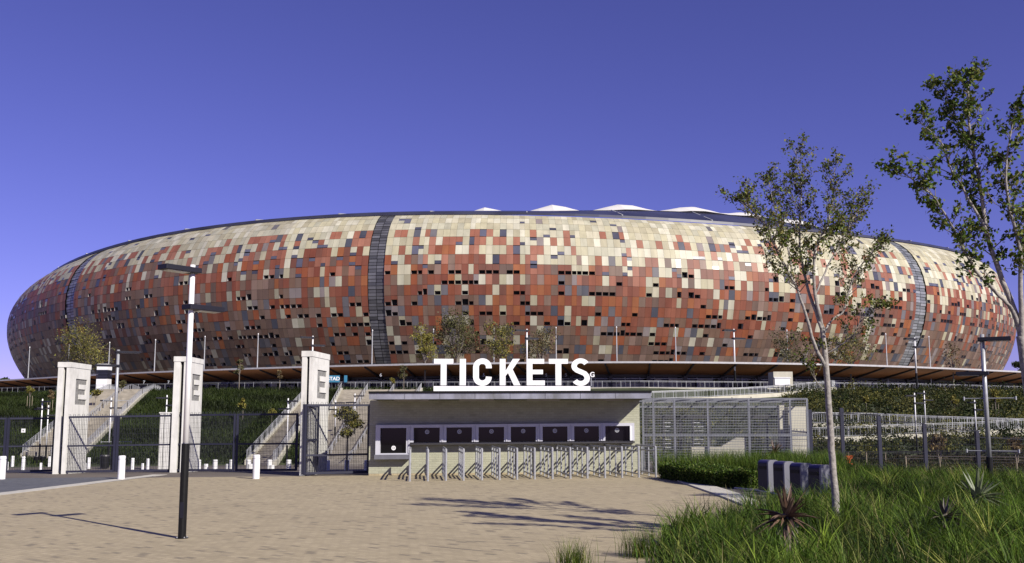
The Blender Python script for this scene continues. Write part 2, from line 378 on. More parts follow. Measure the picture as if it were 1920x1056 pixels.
stad = thing('stadium', (ecx, ecy, POD), 'huge round stadium clad in cream, rust and brown panels behind everything', 'stadium')
NF = 96; COLW = np.array([.74, 1, 1, 1, 1, 1, 1, .74]); cw = np.concatenate([[0], np.cumsum(COLW)/COLW.sum()]); NROW = 20
# equal arc facets
Af = np.linspace(0, 2*np.pi, 2001); Pf = bowl(Af, 0.6); sl_ = np.concatenate([[0], np.cumsum(np.linalg.norm(np.diff(Pf[:, :2], axis=0), axis=1))])
FA = np.interp(np.linspace(0, sl_[-1], NF+1), sl_, Af)
rowt = np.linspace(0, 1, NROW+1)[::-1]       # row 0 at the top
G = np.zeros((NROW+1, NF*8+1, 3))
for r_ in range(NROW+1):
    cor = bowl(FA, rowt[r_])
    for c_ in range(8): G[r_, c_:NF*8:8] = cor[:-1]*(1-cw[c_])+cor[1:]*cw[c_]
    G[r_, -1] = cor[-1]
NC = NF*8
colpx = np.array([proj(*G[8, c_])[0] if G[8, c_, 1] < ecy-5 else -9999 for c_ in range(NC)])
strips = {}
for tx, wd in ((708, 3), (1722, 3), (126, 3), (-400, 3), (2300, 3)):
    k = int(np.argmin(np.abs(colpx-tx))); k = int(round(k/8))*8 if tx == 708 else k
    for j in range(-1, 2): strips[(k+j) % NC] = (tx, j)
def vnoise(n, m_, seed):
    r_ = np.random.default_rng(seed); G_ = r_.random((n+2, m_+2)); return G_
NA = vnoise(12, 130, 3); NB = vnoise(12, 130, 5); NB2 = vnoise(24, 260, 9)
def samp(G_, u, v):
    i = int(u); j = int(v); a_ = u-i; b_ = v-j; j %= G_.shape[1]-1
    return (G_[i, j]*(1-a_)+G_[i+1, j]*a_)*(1-b_)+(G_[i, j+1]*(1-a_)+G_[i+1, j+1]*a_)*b_
PAL = {
 'cream': [(.51, .47, .315), (.55, .51, .37), (.45, .41, .28), (.61, .58, .45), (.48, .46, .34)],
 'pink': [(.33, .135, .085), (.36, .16, .105), (.31, .12, .075)],
 'rust': [(.28, .088, .042), (.32, .10, .040), (.25, .085, .048), (.29, .108, .062), (.23, .072, .040), (.36, .132, .050), (.21, .088, .056)],
 'brown': [(.20, .13, .095), (.23, .155, .115), (.17, .11, .085), (.27, .18, .14), (.21, .125, .085)],
 'grey': [(.10, .10, .12), (.075, .08, .105), (.15, .14, .15), (.25, .21, .20)],
}
pal_w = {}
fac = MB(); gl_ = MB()
vis = [c_ for c_ in range(NC) if G[8, c_, 1] < ecy+25]
cen = np.array([ecx, ecy, 0])
prevhole = {}
for c_ in vis:
    if c_ in strips: continue
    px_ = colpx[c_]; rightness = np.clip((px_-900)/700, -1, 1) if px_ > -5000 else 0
    for r_ in range(NROW):
        p00, p01, p11, p10 = G[r_+1, c_], G[r_+1, c_+1], G[r_, c_+1], G[r_, c_]
        nA = samp(NA, r_/2.2, c_/6.0)-.5; nB = samp(NB, r_/2.2, c_/6.0)-.5; nC = samp(NB2, r_/1.1, c_/2.5)-.5
        tt = r_+nA*1.5+nC*1.2
        u = rnd.random()
        if tt < 3.0-0.2*(1-rightness): cat = 'cream' if u < .985 else 'grey'
        elif tt < 5.6+0.9*rightness: cat = 'cream' if u < .62+.14*rightness else ('pink' if u < .95 else 'grey')
        elif tt < 8.2+0.8*rightness: cat = 'rust' if u < .50-.1*rightness else ('cream' if u < .74+.06*rightness else ('pink' if u < .86 else ('brown' if u < .96 else 'grey')))
        elif tt < 12.0+1.6*rightness: cat = 'rust' if u < .55+nB*.6 else ('brown' if u < .80+nB*.2 else ('grey' if u < .93 else 'cream'))
        elif tt < 14.6+1.6*rightness: cat = 'brown' if u < .52+nB*.4 else ('rust' if u < .80 else ('grey' if u < .91 else 'cream'))
        else: cat = 'brown' if u < .66 else ('rust' if u < .76 else ('grey' if u < .90 else 'cream'))
        if px_ < 560 and px_ > -5000 and cat == 'rust' and rnd.random() < .28+.27*(r_ > 11): cat = 'brown'  # left panels turned browner, shade put into the palette
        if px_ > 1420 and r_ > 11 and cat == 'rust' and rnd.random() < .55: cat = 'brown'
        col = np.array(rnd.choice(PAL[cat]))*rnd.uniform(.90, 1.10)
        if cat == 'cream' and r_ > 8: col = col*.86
        if cat in ('cream', 'pink') and -5000 < px_ < 520: col = col*np.array([.88, .88, .92])  # shade of the left side put into cream and pink panels
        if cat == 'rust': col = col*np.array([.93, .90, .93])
        if cat in ('brown', 'rust', 'grey') and r_ > 12 and px_ < 1000: col = col*.86  # lower panels left of centre darkened, shade below the bulge put into colour
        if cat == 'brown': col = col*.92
        ctr = (p00+p11)/2; inn = (cen-ctr); inn[2] = 0; inn = inn/np.linalg.norm(inn)*0.7
        # openings
        if r_ >= 7:
            hp = (0.19 if r_ < 17 else 0.15) if r_ > 8 else 0.12
            if prevhole.get(r_, 0) > 0 and rnd.random() < .38: hole = True
            else: hole = rnd.random() < hp
        else: hole = False
        gg = 0.010
        def L(a_, b_, t_): return a_*(1-t_)+b_*t_
        tl = [(-inn)*rnd.uniform(0, .055) for _ in range(2)]
        def cell(v0, v1, u0=gg, u1=1-gg, off=None):
            a0 = L(p00, p10, v0); a1 = L(p01, p11, v0); b0 = L(p00, p10, v1); b1 = L(p01, p11, v1)
            P = [L(a0, a1, u0), L(a0, a1, u1), L(b0, b1, u1), L(b0, b1, u0)]
            P = [P[0]+tl[0]*(1-v0), P[1]+tl[1]*(1-v0), P[2]+tl[1]*(1-v1), P[3]+tl[0]*(1-v1)]
            return P
        if hole:
            prevhole[r_] = 1
            mode = rnd.random()
            if mode < .86: h0_, h1_ = (.04, .40) if (rnd.random() < .75 or prevhole.get(r_, 0)) else (.56, .92)
            else: h0_, h1_ = .04, .62
            u0, u1 = .07, .94
            if h0_ > .5:
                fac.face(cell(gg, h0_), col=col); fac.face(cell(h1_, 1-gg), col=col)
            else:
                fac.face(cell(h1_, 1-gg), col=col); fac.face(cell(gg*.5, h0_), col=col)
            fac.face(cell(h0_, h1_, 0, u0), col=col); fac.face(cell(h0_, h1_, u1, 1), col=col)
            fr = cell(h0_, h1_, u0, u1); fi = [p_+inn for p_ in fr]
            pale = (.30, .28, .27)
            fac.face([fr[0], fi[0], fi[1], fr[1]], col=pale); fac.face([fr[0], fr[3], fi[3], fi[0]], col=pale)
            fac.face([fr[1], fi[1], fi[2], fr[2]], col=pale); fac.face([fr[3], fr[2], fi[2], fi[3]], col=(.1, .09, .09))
        else:
            prevhole[r_] = 0
            if 1 <= r_ < 8 and rnd.random() < (.14 if r_ > 2 else .06):
                s0 = rnd.choice([.04, .04, .60]); s1 = s0+.34
                if rnd.random() < .12: s0, s1 = .04, .96
                if s0 > .1: fac.face(cell(gg, s0), col=col)
                if s1 < .9: fac.face(cell(s1, 1-gg), col=col)
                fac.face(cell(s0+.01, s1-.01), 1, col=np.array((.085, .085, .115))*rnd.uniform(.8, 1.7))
            else:
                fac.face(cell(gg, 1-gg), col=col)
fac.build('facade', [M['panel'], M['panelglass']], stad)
# dark seam backing directly behind the panels, and the shell behind the openings
for nm, off, m_ in (('seam_shell', -0.75, M['shell']),):
    o = MB(); ks = list(range(0, NC+1, 8))
    T2 = np.linspace(0, 1, 21)
    PP = [[bowl(FA[k//8], t_, off) for k in ks] for t_ in T2]
    for i in range(20):
        for j in range(len(ks)-1): o.face([PP[i][j], PP[i][j+1], PP[i+1][j+1], PP[i+1][j]])
    o.build('inner_shell', m_, stad)
done = set()
for k, (tx, j) in list(strips.items()):
    if tx in done: continue
    done.add(tx); cols = sorted(c for c in strips if strips[c][0] == tx); o = MB(); c0, c1 = cols[0], cols[-1]+1
    for half in range(2):
        for r_ in range(NROW):
            for sub in range(3):
                def P(u, v):
                    a_ = G[r_+1, c0]*(1-u)+G[r_+1, c1]*u; b_ = G[r_, c0]*(1-u)+G[r_, c1]*u; p_ = a_*(1-v)+b_*v
                    n_ = cen-p_; n_[2] = 0; return p_+n_/np.linalg.norm(n_)*(0.22+0.10*(sub % 2))
                u0, u1 = (.01, .485) if half == 0 else (.515, .99); v0 = sub/3; v1 = (sub+1)/3-.05
                cc = np.array((.105, .105, .118))*rnd.uniform(.6, 1.5)
                if tx == 126: cc = cc*1.7+np.array((0.01, .01, .04))
                if tx == 1722: cc = cc*2.0+np.array((0.01, .02, .01))
                o.face([P(u0, v0), P(u1, v0), P(u1, v1), P(u0, v1)], col=cc)
    o.build('vertical_slot', M['panelglass'], stad)
# roof band
ex = [-600, 48, 400, 700, 850, 960, 1130, 1280, 1400, 1500, 1640, 1720, 2500]; ee = [3, 4.5, 4.5, 5, 4, 4, 14, 21, 24, 22, 8, 3, 2]
NB_ = 192; AA = np.linspace(0, 2*np.pi, NB_+1); outer = bowl(AA, 1.0); INW = 9.0; rise = []
for i, A in enumerate(AA):
    p = outer[i]
    if p[1] < ecy-20:
        x_, y_ = proj(*p); e_ = np.interp(x_, ex, ee); pin = bowl(A, 1.0, -INW); lo, hi = -5, 15
        for _ in range(30):
            md = (lo+hi)/2
            if proj(pin[0], pin[1], pin[2]+md)[1] > y_-e_: lo = md
            else: hi = md
        rise.append(lo)
    else: rise.append(None)
df = np.mean([r_ for r_ in rise if r_ is not None]); rise = np.array([df if r_ is None else r_ for r_ in rise])
rise = np.convolve(np.concatenate([rise[-4:-1], rise, rise[1:4]]), np.ones(7)/7, 'valid')
o = MB(); inner = np.array([bowl(A, 1.0, -INW, rs) for A, rs in zip(AA, rise)])
lip = np.array([bowl(A, 1.0, 0.15, 0.10) for A in AA]); lip2 = np.array([bowl(A, 1.0, 0.1, .65) for A in AA])
midp = (lip2*.5+inner*.5)+np.array([0, 0, .25])
for i in range(NB_):
    o.face([lip[i], lip[i+1], lip2[i+1], lip2[i]]); o.face([lip2[i], lip2[i+1], midp[i+1], midp[i]]); o.face([midp[i], midp[i+1], inner[i+1], inner[i]])
    if i % 4 == 0: o.bar(lip2[i]+[0, 0, .1], inner[i]+[0, 0, .1], .25, .2, mi=1)
o.build('roof_band', [M['darkroof'], M['galvdull']], stad)
# membrane with peaks
pk = [(797, 395, .35), (915, 388, .6), (1040, 383.5, .85), (1168, 383, 1.05), (1290, 388, 1.15), (1388, 399, 1.2), (1480, 410, 1.2), (1560, 424, 1.2)]
pkA = []
for x_, y_, w_ in pk:
    front = [(abs(proj(*bowl(A, 1.0, -16, 3))[0]-x_), A) for A in np.linspace(np.pi, 2*np.pi, 800)]
    A = min(front)[1]; b_ = bowl(A, 1.0, -16, 0); zt = at(x_, y_, b_[1]).z; pkA.append((b_[0], b_[1], zt, w_))
NMm = 288; o = MB(); rings = []
AM = np.linspace(0, 2*np.pi, NMm+1); rsM = np.interp(AM, AA, rise)
for dd in np.concatenate([[INW-.1, INW+.6], np.arange(INW+1.6, 31, 1.5)]):
    row = []
    for A, rs in zip(AM, rsM):
        p = bowl(A, 1.0, -dd, rs+.10+(dd-INW)*0.185)
        z = p[2]
        for x_, y_, zt, w_ in pkA:
            d_ = math.hypot(p[0]-x_, p[1]-y_)/(5.2*w_)
            if d_ < 1.6:
                zb = zt; f_ = max(0, 1-d_/1.5); prof = f_**2*(3-2*f_)*0.35+0.65*f_**1.25
                z = z+max(0, zb-z)*prof
        row.append((p[0], p[1], z))
    rings.append(row)
for a_, b_ in zip(rings[:-1], rings[1:]):
    for i in range(NMm): o.face([a_[i], a_[i+1], b_[i+1], b_[i]])
ob = o.build('roof_membrane', M['membrane'], stad, smooth=True)
ob.data.update()

# ------------------------------------------------------------------ canopy building round the foot of the stadium
CH = 11.3
cpx = [(-700, 733), (-300, 723), (0, 712.5), (120, 705), (250, 698), (400, 692), (550, 687), (700, 683), (850, 680.5), (1000, 678.5), (1230, 677), (1400, 679), (1530, 681), (1700, 686), (1800, 690.5), (1920, 696), (2200, 711), (2600, 728)]
cp = [atz(x, y, CH) for x, y in cpx]
def resample(P, n):
    P = np.array([tuple(p) for p in P]); s_ = np.concatenate([[0], np.cumsum(np.linalg.norm(np.diff(P, axis=0), axis=1))]); t_ = np.linspace(0, s_[-1], n)
    return np.stack([np.interp(t_, s_, P[:, k]) for k in range(3)], 1), s_[-1]
E_, ln = resample(cp, 400)
ker = np.ones(15)/15; Es = E_.copy()
for k in range(2): Es[7:-7, k] = np.convolve(E_[:, k], ker, 'valid')
E_ = Es
def inward(P, d_):
    out = []
    for i in range(len(P)):
        a_ = P[max(i-1, 0)]; b_ = P[min(i+1, len(P)-1)]; t_ = b_-a_; n_ = np.array([-t_[1], t_[0], 0]); n_ /= np.linalg.norm(n_)
        out.append(P[i]+n_*d_)
    return np.array(out)
can = thing('terrace_canopy', (0, 145, POD), 'long low canopy building with orange underside ringing the stadium foot', 'canopy building')
def band(o, A_, za, B_, zb, mi=0):
    for i in range(len(A_)-1):
        o.face([(A_[i][0], A_[i][1], za), (A_[i+1][0], A_[i+1][1], za), (B_[i+1][0], B_[i+1][1], zb), (B_[i][0], B_[i][1], zb)], mi)
I9 = inward(E_, 8.5); I10 = inward(E_, 10); I3 = inward(E_, .02)
o = MB(); band(o, E_, CH-.28, E_, CH); band(o, E_, CH, I10, CH+.5); o.build('roof', M['roofgrey'], can)
o = MB(); band(o, I3, CH-.24, I9, CH-1.55); o.build('soffit', M['orange'], can)
o = MB(); band(o, I9, CH-1.95, I9, CH-1.5); band(o, I9, CH-1.95, inward(E_, 8.9), CH-1.95); o.build('beam', M['darksteel'], can)
o = MB(); band(o, inward(E_, 9.6), POD, inward(E_, 9.6), CH-.5)
o.build('glass_wall', M['glass'], can)
xs_vis = []
step = 11
idx = [i for i in range(6, 394) if i % 5 == 0 and -80 < proj(*E_[i])[0] < 2000]
for i in idx:
    t_ = E_[i+1]-E_[i-1]; n_ = np.array([-t_[1], t_[0], 0]); n_ /= np.linalg.norm(n_); tt = np.array([n_[1], -n_[0], 0])
    b_ = E_[i]; o = MB(); c_ = b_+n_*8.2
    o.bar((c_[0], c_[1], POD), (c_[0], c_[1], CH-1.6), .55)
    o.bar((c_[0], c_[1], CH-1.75), (b_[0]+n_[0]*.4-tt[0]*1.2*np.sign(b_[0]), b_[1]+n_[1]*.4-tt[1]*1.2*np.sign(b_[0]), CH-.35), .22, .30)
    o.build('column', M['darksteel'], can)
# infill panels, door leaves and ticket numerals of the colonnade
o = MB(); pale = MB(); red = MB()
B96 = inward(E_, 9.3)
for i in range(6, 394):
    x_ = proj(*E_[i])[0]
    if not (-80 < x_ < 2000): continue
    a_, b_ = B96[i], B96[i+1] if i+1 < 400 else B96[i]
    o.bar((a_[0], a_[1], POD), (a_[0], a_[1], CH-1.9), .09) if i % 2 == 0 else None
    r_ = rnd.random()
    lim = .75 if 430 < x_ < 560 or 780 < x_ < 900 or 1090<x_<1400 else .22
    if r_ < lim:
        top = POD+rnd.choice([1.35, 1.9, 1.1]); o.hexa([(a_[0], a_[1]+.06, POD), (b_[0], b_[1]+.06, POD), (b_[0], b_[1]+.16, POD), (a_[0], a_[1]+.16, POD), (a_[0], a_[1]+.06, top), (b_[0], b_[1]+.06, top), (b_[0], b_[1]+.16, top), (a_[0], a_[1]+.16, top)], 1)
for i in range(6, 393):
    a_, b_ = B96[i], B96[i+1]
    o.bar((a_[0], a_[1], CH-2.15), (b_[0], b_[1], CH-2.15), .12)
o.build('door_frame', [M['galvdull'], M['wallpale']], can)

def text_mesh(s, size, m_, name, parent=None, depth=0.01, bold=0.0):
    cu = bpy.data.curves.new(name, 'FONT'); cu.body = s; cu.size = size; cu.extrude = depth; cu.align_x = 'CENTER'; cu.align_y = 'CENTER'; cu.offset = bold
    o = bpy.data.objects.new(name, cu); C.objects.link(o)
    dg = bpy.context.evaluated_depsgraph_get(); me = bpy.data.meshes.new_from_object(o.evaluated_get(dg)); bpy.data.objects.remove(o)
    me.materials.clear(); me.materials.append(m_)
    o2 = bpy.data.objects.new(name, me); C.objects.link(o2)
    if parent: o2.parent = parent
    return o2
def signboard(px0, px1, py0, py1, Y, m_, txt, label, tsize, tm=None, name='sign', gr=None):
    a_ = at(px0, py1, Y); b_ = at(px1, py0, Y); c_ = (a_+b_)/2
    t = thing(name, (c_.x, Y, a_.z), label, 'sign', gr)
    if m_ is not None:
        o = MB(); o.box((a_.x, Y, a_.z), (b_.x, Y+.12, b_.z)); o.build('board', m_, t)
    tx = text_mesh(txt, tsize, tm or M['letter'], 'lettering', t, 0.02, tsize*.02); tx.location = (0, -.03, c_.z-a_.z); tx.rotation_euler = (R(90), 0, 0)
    return t
Yc = E_[200][1]
signboard(614, 637, 704, 717, 149, M['sign'], 'STAD', 'blue sign lettered STAD under the canopy beside the nearest pylon', .78)
signboard(608, 612, 704, 717, 149.6, M['sign'], 'N', 'narrow blue sign with the letter N just right of the nearest pylon', 0.9)
signboard(645, 651, 704, 717, 149, M['sign'], '', 'small blue sign panel right of the one lettered STAD', 0.9)
for x_, s_, lb in ((316, '7', 'numeral 7 in the colonnade between the two left pylons'), (270, '7', 'numeral 7 in the colonnade behind a young tree'), (714, '6', 'numeral 6 in the colonnade just left of the ticket sign'),
                   (907, '5', 'numeral 5 in the colonnade behind the letter C'), (1024, '5', 'numeral 5 in the colonnade behind the letter E'), (1061, '5', 'numeral 5 in the colonnade behind the second letter T')):
    pz = 703.5 if x_ > 400 else 717
    signboard(x_-4, x_+4, pz-5, pz+5, 151.5 if x_ > 400 else 163, None, s_, 'small pale '+lb, 0.7, M['galvdull'], name='gate_number', gr='gate numerals in the colonnade')
signboard(1107, 1114, 697, 709, 139, None, 'G', 'small white letter G on a post right of the big ticket sign', 1.0, M['letter'], name='letter_sign')
o = MB(); b_ = at(1110, 727, 139); o.bar((b_.x-.1, 139.1, POD), (b_.x-.1, 139.1, at(1110, 699, 139).z), .12); tag(o.build('sign_post', M['galv']), 'slim post carrying the small white letter G', 'post')

# white block on the terrace right, and service pylon on the left
t = thing('terrace_kiosk', (at(1468, 726, 142).x, 142, POD), 'cream kiosk with white shutter on the terrace left of the pale tree trunk', 'kiosk')
a_ = at(1451, 728, 142); b_ = at(1486, 697, 142); o = MB(); o.box((a_.x, 142, POD), (b_.x, 145, b_.z)); o.build('body', M['wallpale'], t)
a_ = at(1453, 722, 141.9); b_ = at(1481, 709, 141.9); o = MB(); o.box((a_.x, 141.88, a_.z), (b_.x, 141.96, b_.z)); o.box((a_.x-.1, 141.8, b_.z), (b_.x+.1, 141.97, b_.z+.12)); o.build('shutter', M['white'], t)
Yb0 = float(np.interp(-85, PX, PY))+6; b0 = at(194, 729, Yb0); b0.z = POD; t = thing('service_pylon', tuple(b0), 'white pylon with a blue louvred band beside the canopy at left', 'pylon')
w_ = (204-184)/F*b0.y/2; h_ = hgt(b0, 683)
o = MB(); o.box((b0.x-w_, b0.y-w_, b0.z-1.5), (b0.x+w_, b0.y+w_, b0.z+h_*.5)); o.box((b0.x-w_, b0.y-w_, b0.z+h_*.8), (b0.x+w_, b0.y+w_, b0.z+h_)); o.build('shaft', M['white'], t)
o = MB()
for k in range(6): o.box((b0.x-w_*1.05, b0.y-w_*1.1, b0.z+h_*(.5+.05*k)+.04), (b0.x+w_*1.05, b0.y+w_*1.1, b0.z+h_*(.54+.05*k)))
o.box((b0.x-w_*.8, b0.y-w_*.8, b0.z+h_*.5), (b0.x+w_*.8, b0.y+w_*.8, b0.z+h_*.8))
o.build('louvre', M['gate'], t)

# ------------------------------------------------------------------ stairs on the bank
def along(a_, b_, n=14):
    out = []
    for k in range(n+1):
        p = a_.lerp(b_, k/n); p.z = gz(p.x, p.y)+.1; out.append(p)
    return out
def stair(L0, R0, L1, R1, n, label, inter=None):
    l0, r0, l1, r1 = on(*L0), on(*R0), on(*L1), on(*R1)
    t = thing('staircase', tuple(l0), label, 'staircase')
    o = MB()
    for k in range(n):
        a_ = k/n; b_ = (k+1)/n
        A_ = l0.lerp(l1, a_); B_ = r0.lerp(r1, a_); C_ = r0.lerp(r1, b_); D_ = l0.lerp(l1, b_)
        for p in (A_, B_, C_, D_): p.z = gz(p.x, p.y)
        z = max(C_.z, D_.z)+.16; zl = min(A_.z, B_.z)-.4
        o.hexa([(p.x, p.y, zl) for p in (A_, B_, C_, D_)]+[(p.x, p.y, z) for p in (A_, B_, C_, D_)])
    o.build('steps', M['step'], t)
    for s0, s1 in ((l0, l1), (r0, r1)):
        o = MB(); pp = along(s0, s1)
        for s2, s3 in zip(pp[:-1], pp[1:]):
            o.hexa([s2+Vector((-.2, 0, -.4)), s2+Vector((.2, 0, -.4)), s3+Vector((.2, 0, -.4)), s3+Vector((-.2, 0, -.4)), s2+Vector((-.2, 0, .35)), s2+Vector((.2, 0, .35)), s3+Vector((.2, 0, .35)), s3+Vector((-.2, 0, .35))])
        o.build('side_wall', M['wallpale'], t)
    return l0, r0, l1, r1
def railing(P, label, h=1.05, post=1.6, bal=0.28, m_=None, r=.02, gr=None, name='railing', cat='railing'):
    P = [Vector(p) for p in P]; t = thing(name, tuple(P[0]), label, cat, gr); o = MB(); bl = MB()
    up = Vector((0, 0, 1))
    for a_, b_ in zip(P[:-1], P[1:]):
        o.bar(a_+up*h, b_+up*h, r*2.2); bl.bar(a_+up*.12, b_+up*.12, r*1.4); bl.bar(a_+up*(h-.14), b_+up*(h-.14), r*1.4)
        n = max(1, round((b_-a_).length/post))
        for k in range(n+1):
            p = a_.lerp(b_, k/n); o.bar(p-up*.3, p+up*h, r*2.6)
        if bal:
            n = max(1, round((b_-a_).length/bal))
            for k in range(1, n):
                p = a_.lerp(b_, k/n); bl.bar(p+up*.12, p+up*(h-.14), r*.8)
    o.build('post_and_rail', m_ or M['galvdull'], t); bl.build('baluster', m_ or M['galvdull'], t)
    return t
sa = stair((42, 859), (150, 861), (318, 726), (385, 723), 80, 'long pale staircase climbing the bank behind the two left pylons')
railing(along(sa[0], sa[2]), 'galvanised handrail on the upper side of the long left staircase', h=1.2, bal=.4)
railing(along(sa[1], sa[3]), 'galvanised handrail on the lower side of the long left staircase', h=1.2, bal=.4)
railing(along(sa[0].lerp(sa[1], .5), sa[2].lerp(sa[3], .5)), 'galvanised handrail down the middle of the long left staircase', h=1.2, bal=0)
sc_ = stair((462, 872), (512, 874), (575, 742), (600, 742), 55, 'narrow staircase rising behind the right gate leaf beside the nearest pylon')
railing(along(sc_[0], sc_[2]), 'galvanised handrail on the left side of the narrow staircase', h=1.3, bal=.35)
railing(along(sc_[1], sc_[3]), 'galvanised handrail on the right side of the narrow staircase', h=1.3, bal=.35)
sd = stair((566, 872), (700, 874), (640, 733), (790, 733), 60, 'wide pale staircase between the nearest pylon and the ticket booth')
for k, wd in ((0.0, 'left edge'), (.33, 'left third'), (.66, 'right third'), (1, 'right edge')):
    railing(along(sd[0].lerp(sd[1], k), sd[2].lerp(sd[3], k)), 'galvanised handrail on the '+wd+' of the wide staircase', h=1.1, bal=0 if k < 1 else .4)
# terrace wall and railing
def edgepts(x0, x1, n, dy=0.0):
    return [Vector((p.x, p.y+dy, POD)) for p in (atz(x, float(np.interp(x, [-900, -300, 0, 200, 480, 700, 960, 1200, 1500, 1750, 1920, 2300], [752, 744, 738, 733, 729, 729, 728, 727, 729, 732, 736, 743])), POD) for x in np.linspace(x0, x1, n))]
ep = edgepts(-60, 1990, 42, .6)
railing(edgepts(-60, 590, 14, .6), 'white terrace railing along the bank top left of the nearest pylon', bal=0, r=.014)
railing(edgepts(600, 1090, 11, .6), 'white terrace railing behind the big ticket sign', bal=.6)
railing(edgepts(1095, 1990, 18, .6), 'white terrace railing along the bank top right of the ticket sign', bal=.7)
o = MB(); w0 = edgepts(600, 1500, 20, -.05)
for a_, b_ in zip(w0[:-1], w0[1:]): o.hexa([(a_.x, a_.y-.3, 4.6), (b_.x, b_.y-.3, 4.6), (b_.x, b_.y+.2, 4.6), (a_.x, a_.y+.2, 4.6), (a_.x, a_.y-.3, POD+.03), (b_.x, b_.y-.3, POD+.03), (b_.x, b_.y+.2, POD+.03), (a_.x, a_.y+.2, POD+.03)])
tag(o.build('retaining_wall', M['wallpale']), 'cream retaining wall under the terrace railing', 'retaining wall')
# ramps on the right
def ramp(pxs, label, hw=.9):
    P = [on(*p) for p in pxs]; t = thing('ramp_wall', tuple(P[0]), label, 'ramp'); o = MB()
    for a_, b_ in zip(P[:-1], P[1:]):
        o.hexa([(a_.x, a_.y, a_.z-.8), (b_.x, b_.y, b_.z-.8), (b_.x, b_.y+2.6, b_.z-.8), (a_.x, a_.y+2.6, a_.z-.8), (a_.x, a_.y, a_.z+.55), (b_.x, b_.y, b_.z+.55), (b_.x, b_.y+2.6, b_.z+.55), (a_.x, a_.y+2.6, a_.z+.55)])
    o.build('wall', M['wallpale'], t)
    return [p+Vector((0, .15, .55)) for p in P], [p+Vector((0, 2.4, .55)) for p in P]
f1, b1 = ramp([(1205, 757), (1330, 752), (1460, 744), (1560, 733), (1640, 726)], 'upper cream ramp climbing right above the mesh enclosure')
railing(f1, 'white railing on the near side of the upper ramp', bal=.3); railing(b1, 'white railing on the far side of the upper ramp', bal=.3)
f1, b1 = ramp([(1525, 803), (1640, 805), (1760, 811), (1990, 819)], 'middle ramp wall crossing the bank behind the right fence')
railing(f1, 'white railing on the near side of the middle ramp', bal=.25, h=1.25); railing(b1, 'white railing on the far side of the middle ramp', bal=.25, h=1.25)
f1, b1 = ramp([(1510, 832), (1620, 828), (1700, 824), (1830, 820), (1990, 808)], 'lower ramp wall rising right behind the tall right lamp')
railing(f1, 'white railing on the near side of the lower ramp', bal=.3)
railing([on(1530, 872)+Vector((0,0,0)), on(1700, 875), on(1990, 880)], 'thin brownish handrail behind the right fence', bal=0, post=2.6, m_=M['stake'])
railing([on(1700, 889), on(1830, 892), on(1990, 896)], 'thin rusty handrail nearest the right fence', bal=0, post=2.2, m_=M['stake'])

# ------------------------------------------------------------------ poles and lamps
lp = thing('flagpole', (0, 0, 0), '', 'flagpole', 'slim flagpoles standing behind the canopy')
o = MB(); o.tube([(0, 0, 0), (0, 0, 9.5)], [.13, .07], 6); o.build('shaft', M['galvdull'], lp)
o = MB(); o.tube([(0, 0, 9.5), (0, 0, 9.7)], [.12, .05], 6); o.build('finial', M['white'], lp)
fl = [(53, 650), (127, 646), (203, 641), (289, 636), (382, 630), (482, 625), (697, 618), (812, 616), (926, 614), (1043, 613), (1157, 612), (1268, 613), (1478, 618), (1664, 625), (1745, 630)]
for i, (x_, y_) in enumerate(fl):
    ce = float(np.interp(x_, [c[0] for c in cpx], [c[1] for c in cpx])); Yb = atz(x_, ce, CH).y+12
    p = at(x_, 700, Yb); h_ = at(x_, y_, Yb).z-POD
    lab = 'slim grey flagpole rising behind the canopy, '+ORD[i]+' flagpole from the left'
    tgt = lp if i == 0 else copy_tree(lp)
    tgt.location = (p.x, Yb, POD); tgt.scale = (1, 1, h_/9.7); tgt['label'] = lab
